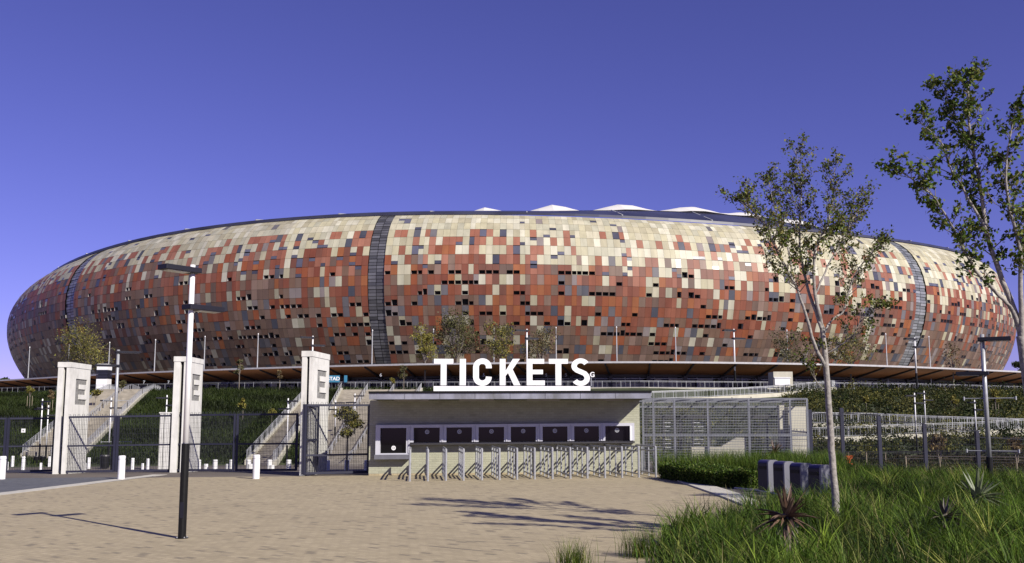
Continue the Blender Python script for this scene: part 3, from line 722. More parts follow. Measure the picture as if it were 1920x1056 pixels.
def lamp(base, top_py, ang, label, base_frac=.34, flip=False, brackets=False, thick=1.0, heads=2, head_len=1.0, dz1=.10, dz2=.75, sc=1.0, pm='white'):
    H = hgt(base, top_py); t = thing('street_lamp', tuple(base), label, 'street lamp', 'double headed street lamps')
    o = MB(); o.tube([(0, 0, H*base_frac-.02), (0, 0, H)], [.052*thick, .045*thick], 14); o.build('pole', M[pm], t, world=False, smooth=True)
    o = MB(); o.tube([(0, 0, -.05), (0, 0, H*base_frac)], [.068*thick]*2, 14); o.tube([(0, 0, -.02), (0, 0, .015)], [.11*thick]*2, 12); o.build('sleeve', M['black'], t, world=False)
    if base_frac > .33:
        o = MB(); o.box((-.03, -.0735, .35), (.03, -.060, .62)); o.build('hatch', M['head'], t, world=False)
        for a in range(4): o = MB(); o.tube([(.09*math.cos(a*1.57+.78), .09*math.sin(a*1.57+.78), .0), (.09*math.cos(a*1.57+.78), .09*math.sin(a*1.57+.78), .035)], .012, 6); o.build('bolt', M['galv'], t, world=False)
    for k in range(heads):
        z = H-(dz1 if k == 0 else dz2)*sc; sgn = -1 if (k == 0) != flip else 1
        hl = head_len; c, s_ = math.cos(ang), math.sin(ang); hw = .14*sc
        o = MB(); x0, x1 = (-.10*sc, hl) if sgn > 0 else (-hl, .10*sc)
        o.box((x0, -hw, z-.05*sc), (x1, hw, z+.04*sc), rz=ang); hd = o.build('lamp_head', M['head'], t, world=False)
        bm_ = hd.modifiers.new('b', 'BEVEL'); bm_.width = .008; bm_.segments = 2
        o = MB(); o.box((x0+.06 if sgn < 0 else .12*sc, -hw*.75, z-.062*sc), (x1-.06 if sgn > 0 else -.12*sc, hw*.75, z-.0503*sc), rz=ang); o.build('lens', M['lens'], hd, world=False)
    if brackets:
        for zz in (.58, .24):
            o = MB(); c, s_ = math.cos(ang), math.sin(ang); o.tube([(-.55*c, -.55*s_, H*zz), (.75*c, .75*s_, H*zz)], .015, 6)
            o.tube([(.75*c, .75*s_, H*zz-.05), (.75*c, .75*s_, H*zz+.05)], .025, 6); o.tube([(-.55*c, -.55*s_, H*zz-.05), (-.55*c, -.55*s_, H*zz+.05)], .025, 6); o.build('banner_bracket', M['galv'], t, world=False)
    return t
lamp(on(341, 1010), 497, R(52), 'tall white street lamp with black foot standing alone on the tan paving', sc=1.0, head_len=.60)
lb = on(1858, 916); lb = Vector((lb.x, lb.y, lb.z))
lamp(lb, 627, R(-28), 'tall galvanised street lamp behind the right fence, with banner brackets', base_frac=.2, flip=True, brackets=True, thick=1.25, head_len=.72, sc=1.15, dz1=.12, dz2=.95, pm='galv')
lamp(on(211, 884), 656, R(20), 'tall street lamp just behind the gates between the two left pylons', base_frac=.28, brackets=True, thick=1.5, flip=True, pm='galv')
small = [((73, 869), 748, R(150), 'small street lamp behind the leftmost gate, left of a pair'), ((85, 867), 760, R(30), 'small street lamp behind the leftmost gate, right of a pair'),
         ((203, 866), 746, R(15), 'small street lamp just left of the lamp behind the gates'), ((308, 866), 741, R(20), 'small street lamp close to the left side of the middle pylon'),
         ((537, 873), 747, R(160), 'small street lamp by the narrow staircase behind the gate'), ((628, 822), 751, R(170), 'small street lamp halfway up the wide staircase, left one'),
         ((664, 822), 738, R(175), 'small street lamp halfway up the wide staircase, right one'), ((1720, 850), 737, R(10), 'small street lamp on the bank behind the right fence, left of a pair'),
         ((1737, 822), 733, R(15), 'small street lamp on the bank behind the right fence, right of a pair'), ((1832, 836), 750, R(30), 'small street lamp on the bank just left of the tall right lamp')]
for b_, tp, an, lb_ in small:
    p = on(*b_); lamp(p, tp, an, lb_, base_frac=.3, thick=1.25, head_len=1.0, sc=1.3, dz1=.2, dz2=.75)
for x_, tp, lb_ in ((1378, 617, 'far street lamp on the terrace against the rust panels right of the ticket sign'), (1718, 633, 'far street lamp on the terrace above the right ramps'),
                    (585, 630, 'far street lamp on the terrace just left of the nearest pylon top'), (988, 617, 'far lamp post on the terrace behind the letter K')):
    Yb = 148; p = at(x_, 700, Yb); lamp(Vector((p.x, Yb, POD)), tp, R(20), lb_, base_frac=.3, thick=2.4, head_len=1.9, sc=2.4, dz1=.1, dz2=.6)

# ------------------------------------------------------------------ pylons with the letter E
def pylon(xl, xc, xr, ybase, ytop, Wrot, label, D):
    b = on(xc, ybase); Y0 = b.y; z0 = b.z-.1
    xL = at(xl, ybase, Y0).x; H = hgt(b, ytop); W = b.x-xL
    t = thing('gate_pylon', (b.x, b.y, b.z), label, 'pylon', 'white pylons with a letter E by the gates')
    c, s_ = math.cos(Wrot), math.sin(Wrot)
    def L(x, y, z): return (x*c-y*s_, x*s_+y*c, z)
    def bx(o, lo, hi, mi=0):
        x0, y0, z0_ = lo; x1, y1, z1 = hi
        o.hexa([L(*p) for p in ((x0, y0, z0_), (x1, y0, z0_), (x1, y1, z0_), (x0, y1, z0_), (x0, y0, z1), (x1, y0, z1), (x1, y1, z1), (x0, y1, z1))], mi)
    fin = .45*W; slot = .25*W; top = H-.22
    o = MB(); bx(o, (-W, 0, -.1), (-W+fin, D, top)); o.build('fin', M['conc'], t, world=False)
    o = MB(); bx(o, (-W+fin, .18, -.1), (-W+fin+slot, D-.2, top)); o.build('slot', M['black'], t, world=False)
    # main block with the sunk E on its right side
    o = MB(); bx(o, (-W+fin+slot, 0, -.1), (-.05, D, top))
    w0, w1 = D*.30, D*.86; e0, e1 = H*.62, H*.855; sk = (e1-e0)*.21; vt = (w1-w0)*.34
    em = (e0+e1)/2
    Epoly = [(w0, e0), (w1, e0), (w1, e0+sk), (w0+vt, e0+sk), (w0+vt, em-sk/2), (w1*.93, em-sk/2), (w1*.93, em+sk/2), (w0+vt, em+sk/2), (w0+vt, e1-sk), (w1, e1-sk), (w1, e1), (w0, e1)]
    o.poly([(0, -.1), (D, -.1), (D, top), (0, top)], [Epoly], lambda u, v, w_: L(0-w_, u, v), .049)
    o.build('shaft', M['conc'], t, world=False)
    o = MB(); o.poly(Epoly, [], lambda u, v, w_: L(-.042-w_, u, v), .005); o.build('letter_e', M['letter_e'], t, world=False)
    o = MB(); bx(o, (-W-.02, -.02, top), (.02, D+.02, H)); o.build('cap', M['conc'], t, world=False)
    return t
py1 = pylon(107-9, 121, 165, 889, 679, 0, 'white concrete pylon with a sunk letter E, leftmost of the three', 2.0)
py2 = pylon(318, 345, 377, 886, 668.5, 0, 'white concrete pylon with a sunk letter E half behind the tall lamp pole', 2.0)
py3 = pylon(560, 581, 607, 892, 658, R(-7), 'white concrete pylon with a sunk letter E nearest the ticket booth', 2.1)

b_ = on(306, 882); t = thing('white_pillar', tuple(b_), 'low white double pillar behind the gate left of the middle pylon', 'pillar')
for x0, x1 in ((296, 303), (304.5, 314)):
    a2, c2 = at(x0, 882, b_.y).x, at(x1, 882, b_.y).x; h_ = hgt(b_, 773); o = MB(); o.box((a2, b_.y, b_.z-.1), (c2, b_.y+.3, b_.z+h_-.1)); o.build('shaft', M['conc'], t)
o = MB(); a2, c2 = at(294, 882, b_.y).x, at(316, 882, b_.y).x; o.box((a2, b_.y-.02, b_.z+h_-.1), (c2, b_.y+.32, b_.z+h_)); o.build('cap', M['conc'], t)
# ------------------------------------------------------------------ gates
def gate(x0, x1, yb0, yb1, yt0, yt1, label, leaf_split=None, rear=0.0, name='gate', cat='gate', Yoff=0.0, midf=.47, dx_top=0, sp=.065, frame=True):
    a_, b_ = on(x0, yb0), on(x1, yb1); a_.y += Yoff; b_.y += Yoff
    ha, hb = hgt(a_, yt0), hgt(b_, yt1); up = Vector((0, 0, 1))
    t = thing(name, tuple(a_), label, cat, 'dark blue mesh gates and fences')
    def P(u, v): q = a_.lerp(b_, u); return q+up*(.06+v*(ha+(hb-ha)*u-.06))
    spl = [0]+(leaf_split or [])+[1]
    for s0, s1 in zip(spl[:-1], spl[1:]):
        e = .0 if s0 == 0 else .012; e2 = 0 if s1 == 1 else .012
        o = MB(); u0, u1 = s0+e, s1-e2
        o.bar(P(u0, 0), P(u0, 1), .09, .07); o.bar(P(u1, 0), P(u1, 1), .09, .07)
        o.bar(P(u0, .985), P(u1, .985), .06, .08); o.bar(P(u0, .015), P(u1, .015), .06, .09); o.bar(P(u0, midf), P(u1, midf), .05, .07)
        o.build('frame', M['gate'], t)
        o = MB(); ln_ = (P(u1, 0)-P(u0, 0)).length; n = int(ln_/sp)
        for k in range(1, n):
            u = u0+(u1-u0)*k/n; o.bar(P(u, .03), P(u, .97), .010)
        for v in np.arange(.08, .97, .085): o.bar(P(u0, v), P(u1, v), .006)
        o.build('mesh_infill', M['mesh'], t)
        o = MB(); n = int(ln_/.09)
        for k in range(n+1):
            u = u0+(u1-u0)*k/n; p = P(u, 1.0); o.bar(p, p+up*.09+Vector((.02 if k % 2 else -.02, 0, 0)), .012)
        o.build('spikes', M['gate'], t)
    return t, P
GT = {}
tg, P = gate(-120, 98, 890, 886.5, 784, 783, 'dark blue gate with an arrow plate at the far left edge', [.58])
o = MB(); c_ = P(.728, .76); o.box((c_.x-.09, c_.y-.06, c_.z-.085), (c_.x+.09, c_.y-.045, c_.z+.085)); pl_ = o.build('plate', M['white'], tg)
o = MB(); o.face([(c_.x-.04, c_.y-.064, c_.z), (c_.x+.02, c_.y-.064, c_.z-.04), (c_.x+.02, c_.y-.064, c_.z+.04)]); o.build('arrow', M['black'], pl_)
GT[110], _ = gate(110, 318, 889, 886, 781, 778, 'dark blue double gate between the left and middle pylons', [.5])
GT[328], _ = gate(328, 555, 886, 885.5, 777, 775, 'dark blue double gate between the middle and nearest pylons', [.5])
gate(567, 690, 893, 889.5, 758, 758, 'dark mesh fence panel between the nearest pylon and the ticket booth', None, name='fence_panel', cat='fence', midf=.27)
# open leaf seen nearly end on
a_ = on(566, 893); b_ = Vector((at(548, 885, 37.6).x, 37.9, gz(-8.6, 37.9)))
t = thing('gate', tuple(a_), 'narrow gate leaf seen end on against the nearest pylon', 'gate', 'dark blue mesh gates and fences')
o = MB(); up = Vector((0, 0, 1)); h_ = hgt(a_, 758)
a2, b2 = a_+Vector((.10, -.02, 0)), a_+Vector((.42, .75, 0))
for p in (a2, b2): o.bar(p+up*.05, p+up*h_, .08)
for v in (.07, h_*.5, h_*.97): o.bar(a2+up*v, b2+up*v, .06)
o.build('frame', M['gate'], t)
o = MB()
for k in range(1, 14): p = a2.lerp(b2, k/14); o.bar(p+up*.08, p+up*h_, .010)
for v in np.arange(.2, h_, .2): o.bar(a2+up*v, b2+up*v, .006)
o.build('mesh_infill', M['mesh'], t)
# hinges on the pylons
k = 0
for x_, yb in ((101, 887), (110, 887), (321, 885), (330, 885), (556, 885)):
    for v in (.08, .47, .82):
        p = on(x_, yb); o = MB(); z = p.z+.06+v*hgt(p, 781)
        o.tube([(p.x, p.y-.06, z-.06), (p.x, p.y-.06, z+.06)], .05, 8); o.bar((p.x-.1, p.y-.03, z), (p.x+.1, p.y-.03, z), .03, .06)
        o.build('hinge', M['black'], {101: tg, 110: GT[110], 321: GT[110], 330: GT[328], 556: GT[328]}[x_])

# ------------------------------------------------------------------ bollards
bd = thing('bollard', (0, 0, 0), '', 'bollard', 'white bollards')
o = MB(); o.tube([(0, 0, -.05), (0, 0, .72)], .125, 18); o.tube([(0, 0, .72), (0, 0, .75)], .112, 18); o.build('post', M['white'], bd, world=False, smooth=False)
o = MB(); o.tube([(0, 0, .75), (0, 0, .83), (0, 0, .87)], [.125, .125, .105], 18); o.build('cap', M['white'], bd, world=False)
bl = [(480, 898, 'white bollard on the tan paving before the gates'), (227, 899, 'white bollard on the grey drive edge right of the left pylon'), (3, 899, 'white bollard cut by the left edge of the view'),]
first = True
for x_, y_, lb_ in bl:
    p = on(x_, y_); t = bd if first else copy_tree(bd); first = False; t.location = p; t['label'] = lb_
far = [(13, 884, 866), (23, 873, 855), (43, 884, 856), (76, 884, 868), (92, 873, 856), (159, 884, 868), (166, 877, 858), (248, 879, 859), (267, 881, 869), (277, 879, 860), (372, 880, 862), (386, 883, 870), (403, 881, 862), (427, 883, 870),
       (434, 880, 862), (466, 881, 862), (469, 884, 870), (505, 881, 862), (510, 884, 872), (541, 881, 862), (614, 882, 863), (650, 880, 863), (687, 881, 863)]
for i, (x_, y_, tp) in enumerate(far):
    y_ = min(y_, 880) if x_ not in (50,) else y_
    p = on(x_, y_+2); h_ = hgt(p, tp); t = copy_tree(bd); t.location = p; s_ = h_/.87; t.scale = (min(1.25, max(s_, .85)),)*2+(s_,)
    t['label'] = 'far white bollard behind the gates, '+ORD[i]+' of that row from the left'; t['group'] = 'far white bollards behind the gates'

# litter bins behind the gates
for x_, yb, yt, wpx, lb_ in ((196, 879, 853, 17, 'black round litter bin behind the gate right of the left pylon'), (68, 869, 855, 9, 'black round litter bin behind the leftmost gate, left of a pair'), (80, 869, 855, 9, 'black round litter bin behind the leftmost gate, right of a pair')):
    p = on(x_, yb); r_ = wpx/F*p.y/2; h_ = hgt(p, yt); t = thing('litter_bin', tuple(p), lb_, 'litter bin', 'black litter bins behind the gates')
    o = MB(); o.tube([(0, 0, .08), (0, 0, h_*.9)], [r_*.92, r_], 16); o.build('body', M['black'], t, world=False)
    o = MB(); o.tube([(0, 0, h_*.9), (0, 0, h_)], [r_*1.06, r_*.95], 16); o.tube([(0, 0, 0), (0, 0, .08)], [r_*.6]*2, 12); o.build('rim', M['darksteel'], t, world=False)

# ------------------------------------------------------------------ ticket booth
bL = on(692, 892); YW = bL.y; YF = YW-1.95
xl, xr = at(691, 890, YW).x, at(1201, 886, YW).x
SH = 0.0088
def sh(o, f_=1.0):
    o.v = [(x, y, z+SH*f_*(x-xl)) for x, y, z in o.v]; return o
zsoff = at(700, 748.5, YF).z; zroof = at(700, 735.5, YF).z
booth = thing('ticket_booth', (xl, YW, bL.z), 'low cream brick ticket booth with eight windows under a flat overhanging roof', 'ticket booth')
o = MB(); o.box((xl, YW, bL.z-.2), (xr, YW+4.2, zsoff)); sh(o).build('wall', M['boothbrick'], booth)
o = MB(); o.box((xl+.01, YW-.03, bL.z-.2), (xr-.01, YW+.01, bL.z+.07)); sh(o).build('plinth', M['paver'], booth)
xf0, xf1 = at(692, 740, YF).x, at(1221, 740, YF).x
o = MB(); o.box((xf0+.03, YF+.03, zsoff), (xf1-.03, YW+4.5, zroof-.02)); sh(o, .35).build('roof', M['soffit'], booth)
o = MB(); o.box((xf0, YF, zsoff-.01), (xf1, YF+.027, zroof-.05)); o.box((xf0-.02, YF-.03, zroof-.05), (xf1+.02, YF+.2, zroof+.03), mi=1); sh(o, .35).build('fascia', [M['fascia'], M['black']], booth)
o = MB()
for x_ in np.linspace(xf0+.02, xf1-.02, 9)[1:-1]: o.box((x_-.006, YF-.006, zsoff), (x_+.006, YF+.004, zroof-.05))
sh(o, .35).build('fascia_joint', M['darksteel'], booth)
for a_, b_ in ((205, 428), (623, 845), (1056, 1270), (1462, 1678)):
    xa, xb = at(680+a_*.2917, 753, YF+.55).x, at(680+b_*.2917, 753, YF+.55).x
    o = MB(); o.box((xa, YF+.45, zsoff-.075), (xb, YF+.6, zsoff-.002)); sh(o, .35).build('light_strip', M['strip'], booth)
def cx(v): return 680+v*.2917
def cyy(v): return 640+v*.2917
YG = YW-.24
def WX(v): return at(cx(v), 820, YG).x
zt = at(760, 797.5, YG).z; zg = at(760, 803, YG).z; zb1 = at(735, 852, YG).z; zs = at(800, 832, YG).z; zg0 = at(800, 830.5, YG).z
wins = [(112, 280), (327, 495), (538, 702), (745, 909), (952, 1113), (1157, 1317), (1360, 1520), (1560, 1718)]
ords = ['tall leftmost', 'second', 'third', 'fourth', 'fifth', 'sixth', 'seventh', 'eighth']
edges = [82]+[(wins[i][1]+wins[i+1][0])/2 for i in range(7)]+[1748]
tilt = .0
for i, (g0, g1) in enumerate(wins):
    x0, x1 = WX(edges[i]), WX(edges[i+1]); a_, b_ = WX(g0), WX(g1); zbot = zb1 if i == 0 else zs; zgb = zb1+.03 if i == 0 else zg0
    wn = MB()
    e = .004
    # frame pieces butted end to end, standing proud of the wall
    wn.box((x0+e, YG, zg), (x1-e, YW-.003, zt)); wn.box((x0+e, YG+.002, zgb), (a_, YW-.003, zg)); wn.box((b_, YG+.002, zgb), (x1-e, YW-.003, zg))
    if i in (0,): wn.box((x0+e, YG, zbot-.02), (x1-e, YW-.003, zgb))
    wo = sh(wn).build('window', M['frame'], booth)
    o = MB(); o.box((x0-(.02 if i == 0 else -e), YG-.10, zbot-(.19 if i == 0 else .06)), (x1-e, YW-.003, zbot-(.02 if i == 0 else 0.004))); sh(o).build('sill', M['sill'] if i == 0 else M['darksteel'], wo, world=True)
    o = MB(); o.box((a_, YW-.05, zgb), (b_, YW-.004, zg)); sh(o).build('pane', M['glass'], wo)
    o = MB(); sx = (a_+b_)/2 if i else a_+(b_-a_)*.5; szz = at(740, 840.5, YW).z if i == 0 else at(740, 811, YW).z
    for r0_, r1_ in ((.045, .085),):
        for k in range(20):
            t0 = 2*math.pi*k/20; t1 = 2*math.pi*(k+1)/20
            o.face([(sx+math.cos(t)*r, YW-.055, szz+math.sin(t)*r) for t, r in ((t0, r0_), (t1, r0_), (t1, r1_), (t0, r1_))])
    o.tube([(sx, YW-.054, szz), (sx, YW-.06, szz)], .03, 12)
    sh(o).build('speak_hole', M['galv'] if i else M['white'], wo)
    # an edge bar inside the frame of each window
    o = MB(); o.box((x1-e-.05, YG-.03, zgb), (x1-e, YG-.002, zg)) if i < 7 else o.box((b_, YG-.05, zgb), (b_+.07, YG-.002, zg)); sh(o).build('mullion', M['white'] if i == 7 else M['frame'], wo)  # last bar is a brighter white, its sunlight put into the colour
# ------------------------------------------------------------------ TICKETS letters
YL = YF+.45; zl0 = at(960, 724.0, YL).z; LH = at(960, 673, YL).z-zl0
sgn = thing('ticket_sign', (at(960, 724, YL).x, YL, zroof), 'large white TICKETS lettering on a white plinth on the booth roof', 'sign')
xa, xb = at(813, 728, YL).x, at(1107, 728, YL).x
o = MB(); o.box((xa, YL-.02, at(960, 734, YL).z-.02), (xb, YL+.32, zl0-.004)); o.build('plinth', M['letter'], sgn)
def arc(cx_, cy_, rx, ry, a0, a1, n): return [(cx_+rx*math.cos(R(a0+(a1-a0)*k/n)), cy_+ry*math.sin(R(a0+(a1-a0)*k/n))) for k in range(n+1)]
def stroke(pts, w_):
    L_, R_ = [], []
    for i in range(len(pts)):
        a_ = Vector(pts[max(i-1, 0)]); b_ = Vector(pts[min(i+1, len(pts)-1)]); d_ = (b_-a_).normalized(); n_ = Vector((-d_.y, d_.x))*w_/2; p = Vector(pts[i]); L_.append(tuple(p+n_)); R_.append(tuple(p-n_))
    return L_+R_[::-1]
st = .215
LT = {}
def letter(ch, pl, pr):
    x0, x1 = at(pl, 700, YL).x, at(pr, 700, YL).x; W = (x1-x0)/LH; s_ = st
    if ch == 'T': polys = [[(0, 1), (0, 1-s_*.86), (W/2-s_/2, 1-s_*.86), (W/2-s_/2, 0), (W/2+s_/2, 0), (W/2+s_/2, 1-s_*.86), (W, 1-s_*.86), (W, 1)]]
    elif ch == 'I': polys = [[(0, 0), (W, 0), (W, 1), (0, 1)]]
    elif ch == 'E': polys = [[(0, 0), (W, 0), (W, s_*.86), (s_, s_*.86), (s_, .42), (W*.9, .42), (W*.9, .59), (s_, .59), (s_, 1-s_*.86), (W*.97, 1-s_*.86), (W*.97, 1), (0, 1)]]
    elif ch == 'K': polys = [[(0, 0), (s_, 0), (s_, .36), (s_+.09, .47), (W-s_*1.15, 0), (W, 0), (s_+.26, .60), (W*.97, 1), (W*.97-s_*1.2, 1), (s_, .55), (s_, 1), (0, 1)]]
    elif ch == 'C':
        r = W/2-s_/2; pts = [(W-s_/2, .33)]+arc(W/2, .33-.02, r, r+.0, 0, -180, 14)[1:]+arc(W/2, .69+.02, r, r, 180, 0, 14)+[(W-s_/2, .66)]
        pts = [(x_, (y_-.0)) for x_, y_ in pts]; k_ = 1.05/(1.0); polys = [stroke(pts, s_)]
        lo = min(p[1] for p in polys[0]); hi = max(p[1] for p in polys[0]); polys = [[(x_, -.02+(y_-lo)/(hi-lo)*1.04) for x_, y_ in polys[0]]]
    elif ch == 'S':
        w2 = s_*.93; r = W/2-w2/2; ry = .25
        pts = arc(W/2, .745, r, ry-.03, 28, 205, 14)+[(W*.30, .575), (W*.5, .515), (W*.72, .44)]+arc(W/2, .255, r, ry-.03, 25, -152, 14)
        polys = [stroke(pts, w2)]; lo = min(p[1] for p in polys[0]); hi = max(p[1] for p in polys[0]); polys = [[(x_, -.02+(y_-lo)/(hi-lo)*1.04) for x_, y_ in polys[0]]]
    o = MB()
    for pg in polys: o.poly(pg, [], lambda u, v, w_: (x0+u*LH, YL+w_, zl0+.025+v*LH*.975), .16, mi=0, side=1)
    o.build('letter_'+ch.lower(), [M['letter'], M['letterside']], sgn)
for ch, a_, b_ in (('T', 813.5, 850), ('I', 862, 873.5), ('C', 887, 922), ('K', 937, 976), ('E', 987.5, 1021.5), ('T', 1029, 1065), ('S', 1071.5, 1106)): letter(ch, a_, b_)

# ------------------------------------------------------------------ queue barriers
fronts = [768, 802, 836, 869, 903.5, 936.5, 969.5, 1002.5, 1036, 1069.5, 1101.5, 1134.5, 1166.5, 1198, 1230]
qb = thing('queue_barrier', (0, 0, 0), '', 'queue barrier', 'steel queue barriers in front of the ticket booth'); HB = 1.06; LB = 3.15
dirb = Vector((-.10, 1, 0)).normalized(); up = Vector((0, 0, 1))
for k in range(4):
    p = dirb*(LB*k/3); o = MB(); o.tube([p-up*.05, p+up*HB], .038 if k in (0, 3) else .028, 10); o.tube([p+up*.0, p+up*.01], .05, 10); o.build('post', M['galv'], qb, world=False, smooth=False)
for z, r_, nm in ((HB, .032, 'top_rail'), (HB-.15, .028, 'rail'), (.12, .026, 'rail')):
    o = MB(); o.tube([up*z-dirb*.03, dirb*(LB+.03)+up*z], r_, 8); o.build(nm, M['galv'], qb, world=False)
for i, x_ in enumerate(fronts):
    y_ = np.interp(x_, [768, 1230], [903, 895]); p = on(x_, y_)
    t = qb if i == 0 else copy_tree(qb); t.location = p
    t['label'] = 'steel tube queue barrier before the ticket windows, '+ORD[i]+' from the left' if i < 14 else 'last steel queue barrier, at the right end beside the grass'

# ------------------------------------------------------------------ mesh enclosure right of the booth
YE = YW+.35; zc = gz(8, YE); zt_ = at(1300, 748, YE).z
xe0, xe1 = at(1206, 800, YE).x, at(1516, 800, YE).x; DE = 3.4
enc = thing('mesh_enclosure', (xe0, YE, zc), 'galvanised wire mesh enclosure between the booth and the right fence', 'mesh enclosure')
o = MB()
px_posts = [1206, 1226, 1265, 1328, 1405, 1483, 1515]
for x_ in px_posts:
    X_ = at(x_, 800, YE).x; o = MB(); o.bar((X_, YE+.04, zc-.1), (X_, YE+.04, zt_), .07); o.build('post', M['galvpost'], enc)
for x_ in (0, .5, 1):
    X_ = xe0+(xe1-xe0)*x_; o = MB(); o.bar((X_, YE+DE, zc-.1), (X_, YE+DE, zt_), .08); o.build('post', M['darksteel'], enc)
o = MB(); zm = at(1300, 816, YE).z
for z in (zt_, zm): o.bar((xe0, YE+.04, z), (xe1, YE+.04, z), .06)
for z in (zt_-.01, zt_-.25): o.bar((xe0, YE+DE, z), (xe1, YE+DE, z), .08)
for x_ in np.linspace(xe0, xe1, 8): o.bar((x_, YE+.08, zt_-.02), (x_, YE+DE, zt_-.02), .05)
o.build('rail', M['galvpost'], enc)
def wires(o, a_, b_, z0, z1, sv, shh, tv, th):
    a_ = Vector(a_); b_ = Vector(b_); n = int((b_-a_).length/sv)
    for k in range(n+1): p = a_.lerp(b_, k/n); o.bar((p.x, p.y, z0), (p.x, p.y, z1), tv)
    for z in np.arange(z0, z1, shh): o.bar((a_.x, a_.y, z), (b_.x, b_.y, z), th)
o = MB(); wires(o, (xe0, YE, 0), (xe1, YE, 0), zc+.05, zt_-.05, .06, .10, .006, .011); o.build('front_mesh', M['galvwire'], enc)
o = MB(); wires(o, (xe0, YE+DE, 0), (xe1, YE+DE, 0), zc+.05, zt_-.05, .07, .12, .006, .008); o.build('rear_mesh', M['galvwire'], enc)
o = MB()
for x_ in np.arange(xe0, xe1, .10): o.bar((x_, YE, zt_+.01), (x_, YE+DE, zt_+.01), .006)
for y_ in np.arange(YE, YE+DE, .12): o.bar((xe0, y_, zt_+.01), (xe1, y_, zt_+.01), .006)
o.build('roof_mesh', M['galvwire'], enc)
t = thing('entry_cabin', (at(1490, 850, YE+.9).x, YE+.9, zc), 'pale green and white cabin wall inside the right end of the mesh enclosure', 'cabin')
a_, b_ = at(1478, 760, YE+.9), at(1512, 760, YE+.9); o = MB(); o.box((a_.x, YE+.9, zc), (b_.x, YE+2.2, a_.z-.05)); o.build('wall', M['wallpale'], t)
a_, b_ = at(1461, 760, YE+1.1), at(1470, 760, YE+1.1); o = MB(); o.box((a_.x, YE+1.1, zc), (b_.x, YE+1.4, a_.z)); o.build('door_jamb', M['wallpale'], t)
t = thing('low_wall', (at(1290, 850, YE+1.2).x, YE+1.5, zc), 'low pale wall with a cut corner inside the mesh enclosure', 'low wall')
a_, b_ = at(1296, 822, YE+1.5), at(1398, 821, YE+1.5); m_x = at(1380, 820, YE+1.5).x
o = MB(); o.poly([(a_.x, zc), (b_.x, zc), (b_.x, b_.z), (m_x, b_.z), (m_x-.6, b_.z-.35), (a_.x, b_.z-.35)], [], lambda u, v, w_: (u, YE+1.5+w_, v), .2); o.build('masonry', M['wallpale'], t)
def turnstile(px_, label):
    b_ = at(px_, 858, YE+2.3); t = thing('turnstile', (b_.x, YE+2.3, zc), label, 'turnstile', 'turnstiles inside the mesh enclosure')
    o = MB(); o.tube([(0, 0, 0), (0, 0, 2.1)], .05, 8); o.build('spindle', M['darksteel'], t, world=False)
    o = MB()
    for z in np.arange(.35, 1.9, .17):
        for k in range(3): a2 = R(120*k+20); o.bar((0, 0, z), (.55*math.cos(a2), .55*math.sin(a2), z), .03)
    o.build('arms', M['galv'], t, world=False)
    o = MB(); o.bar((-.7, 0, 0), (-.7, 0, 2.15), .09); o.bar((.7, 0, 0), (.7, 0, 2.15), .09); o.bar((-.7, 0, 2.1), (.7, 0, 2.1), .12); o.build('frame', M['darksteel'], t, world=False)
turnstile(1245, 'full height turnstile in the enclosure nearest the booth'); turnstile(1300, 'full height turnstile in the middle of the enclosure left part')
turnstile(1440, 'full height turnstile in the enclosure beside the pale cabin')

# ------------------------------------------------------------------ right fence
fp = [(1520, 872, 768), (1582, 880, 765), (1652, 889, 780), (1738, 902, 795), (1838, 922, 808), (1955, 945, 826)]
FPW = []
for x_, yb, yt in fp:
    p = at(x_, yb, 37.5); h_ = at(x_, yt, 37.5).z-p.z; FPW.append((p, h_))
fr = thing('mesh_fence', tuple(FPW[0][0]), 'dark mesh security fence stepping down to the right behind the grass', 'fence')
for i, (p, h_) in enumerate(FPW):
    o = MB(); o.bar(p-up*.8, p+up*h_, .13 if i else .2, .12); o.build('post', M['gate'], fr)
o = MB(); sp_ = MB()
for (p, h_), (q_, h2) in zip(FPW[:-1], FPW[1:]):
    zt1 = p.z+min(h_, h2+q_.z-p.z+.25)-.12; zb_ = q_.z-.1; n = int((q_.x-p.x)/.065)
    zt2 = zt1-.12
    for k in range(1, n):
        u = k/n; x_ = p.x+(q_.x-p.x)*u; zz = zt1+(zt2-zt1)*u; o.bar((x_, 37.45, zb_), (x_, 37.45, zz), .006)
        if k % 2: sp_.bar((x_, 37.45, zz), (x_+(.02 if k % 4 == 1 else -.02), 37.45, zz+.10), .014)
    for z in np.arange(0, zt1-zb_, .24): o.bar((p.x, 37.45, zb_+z), (q_.x, 37.45, zb_+z-.02), .009)
    o.bar((p.x, 37.45, zt1), (q_.x, 37.45, zt2), .03, .03)
o.build('mesh_panel', M['mesh'], fr); sp_.build('spikes', M['mesh'], fr)

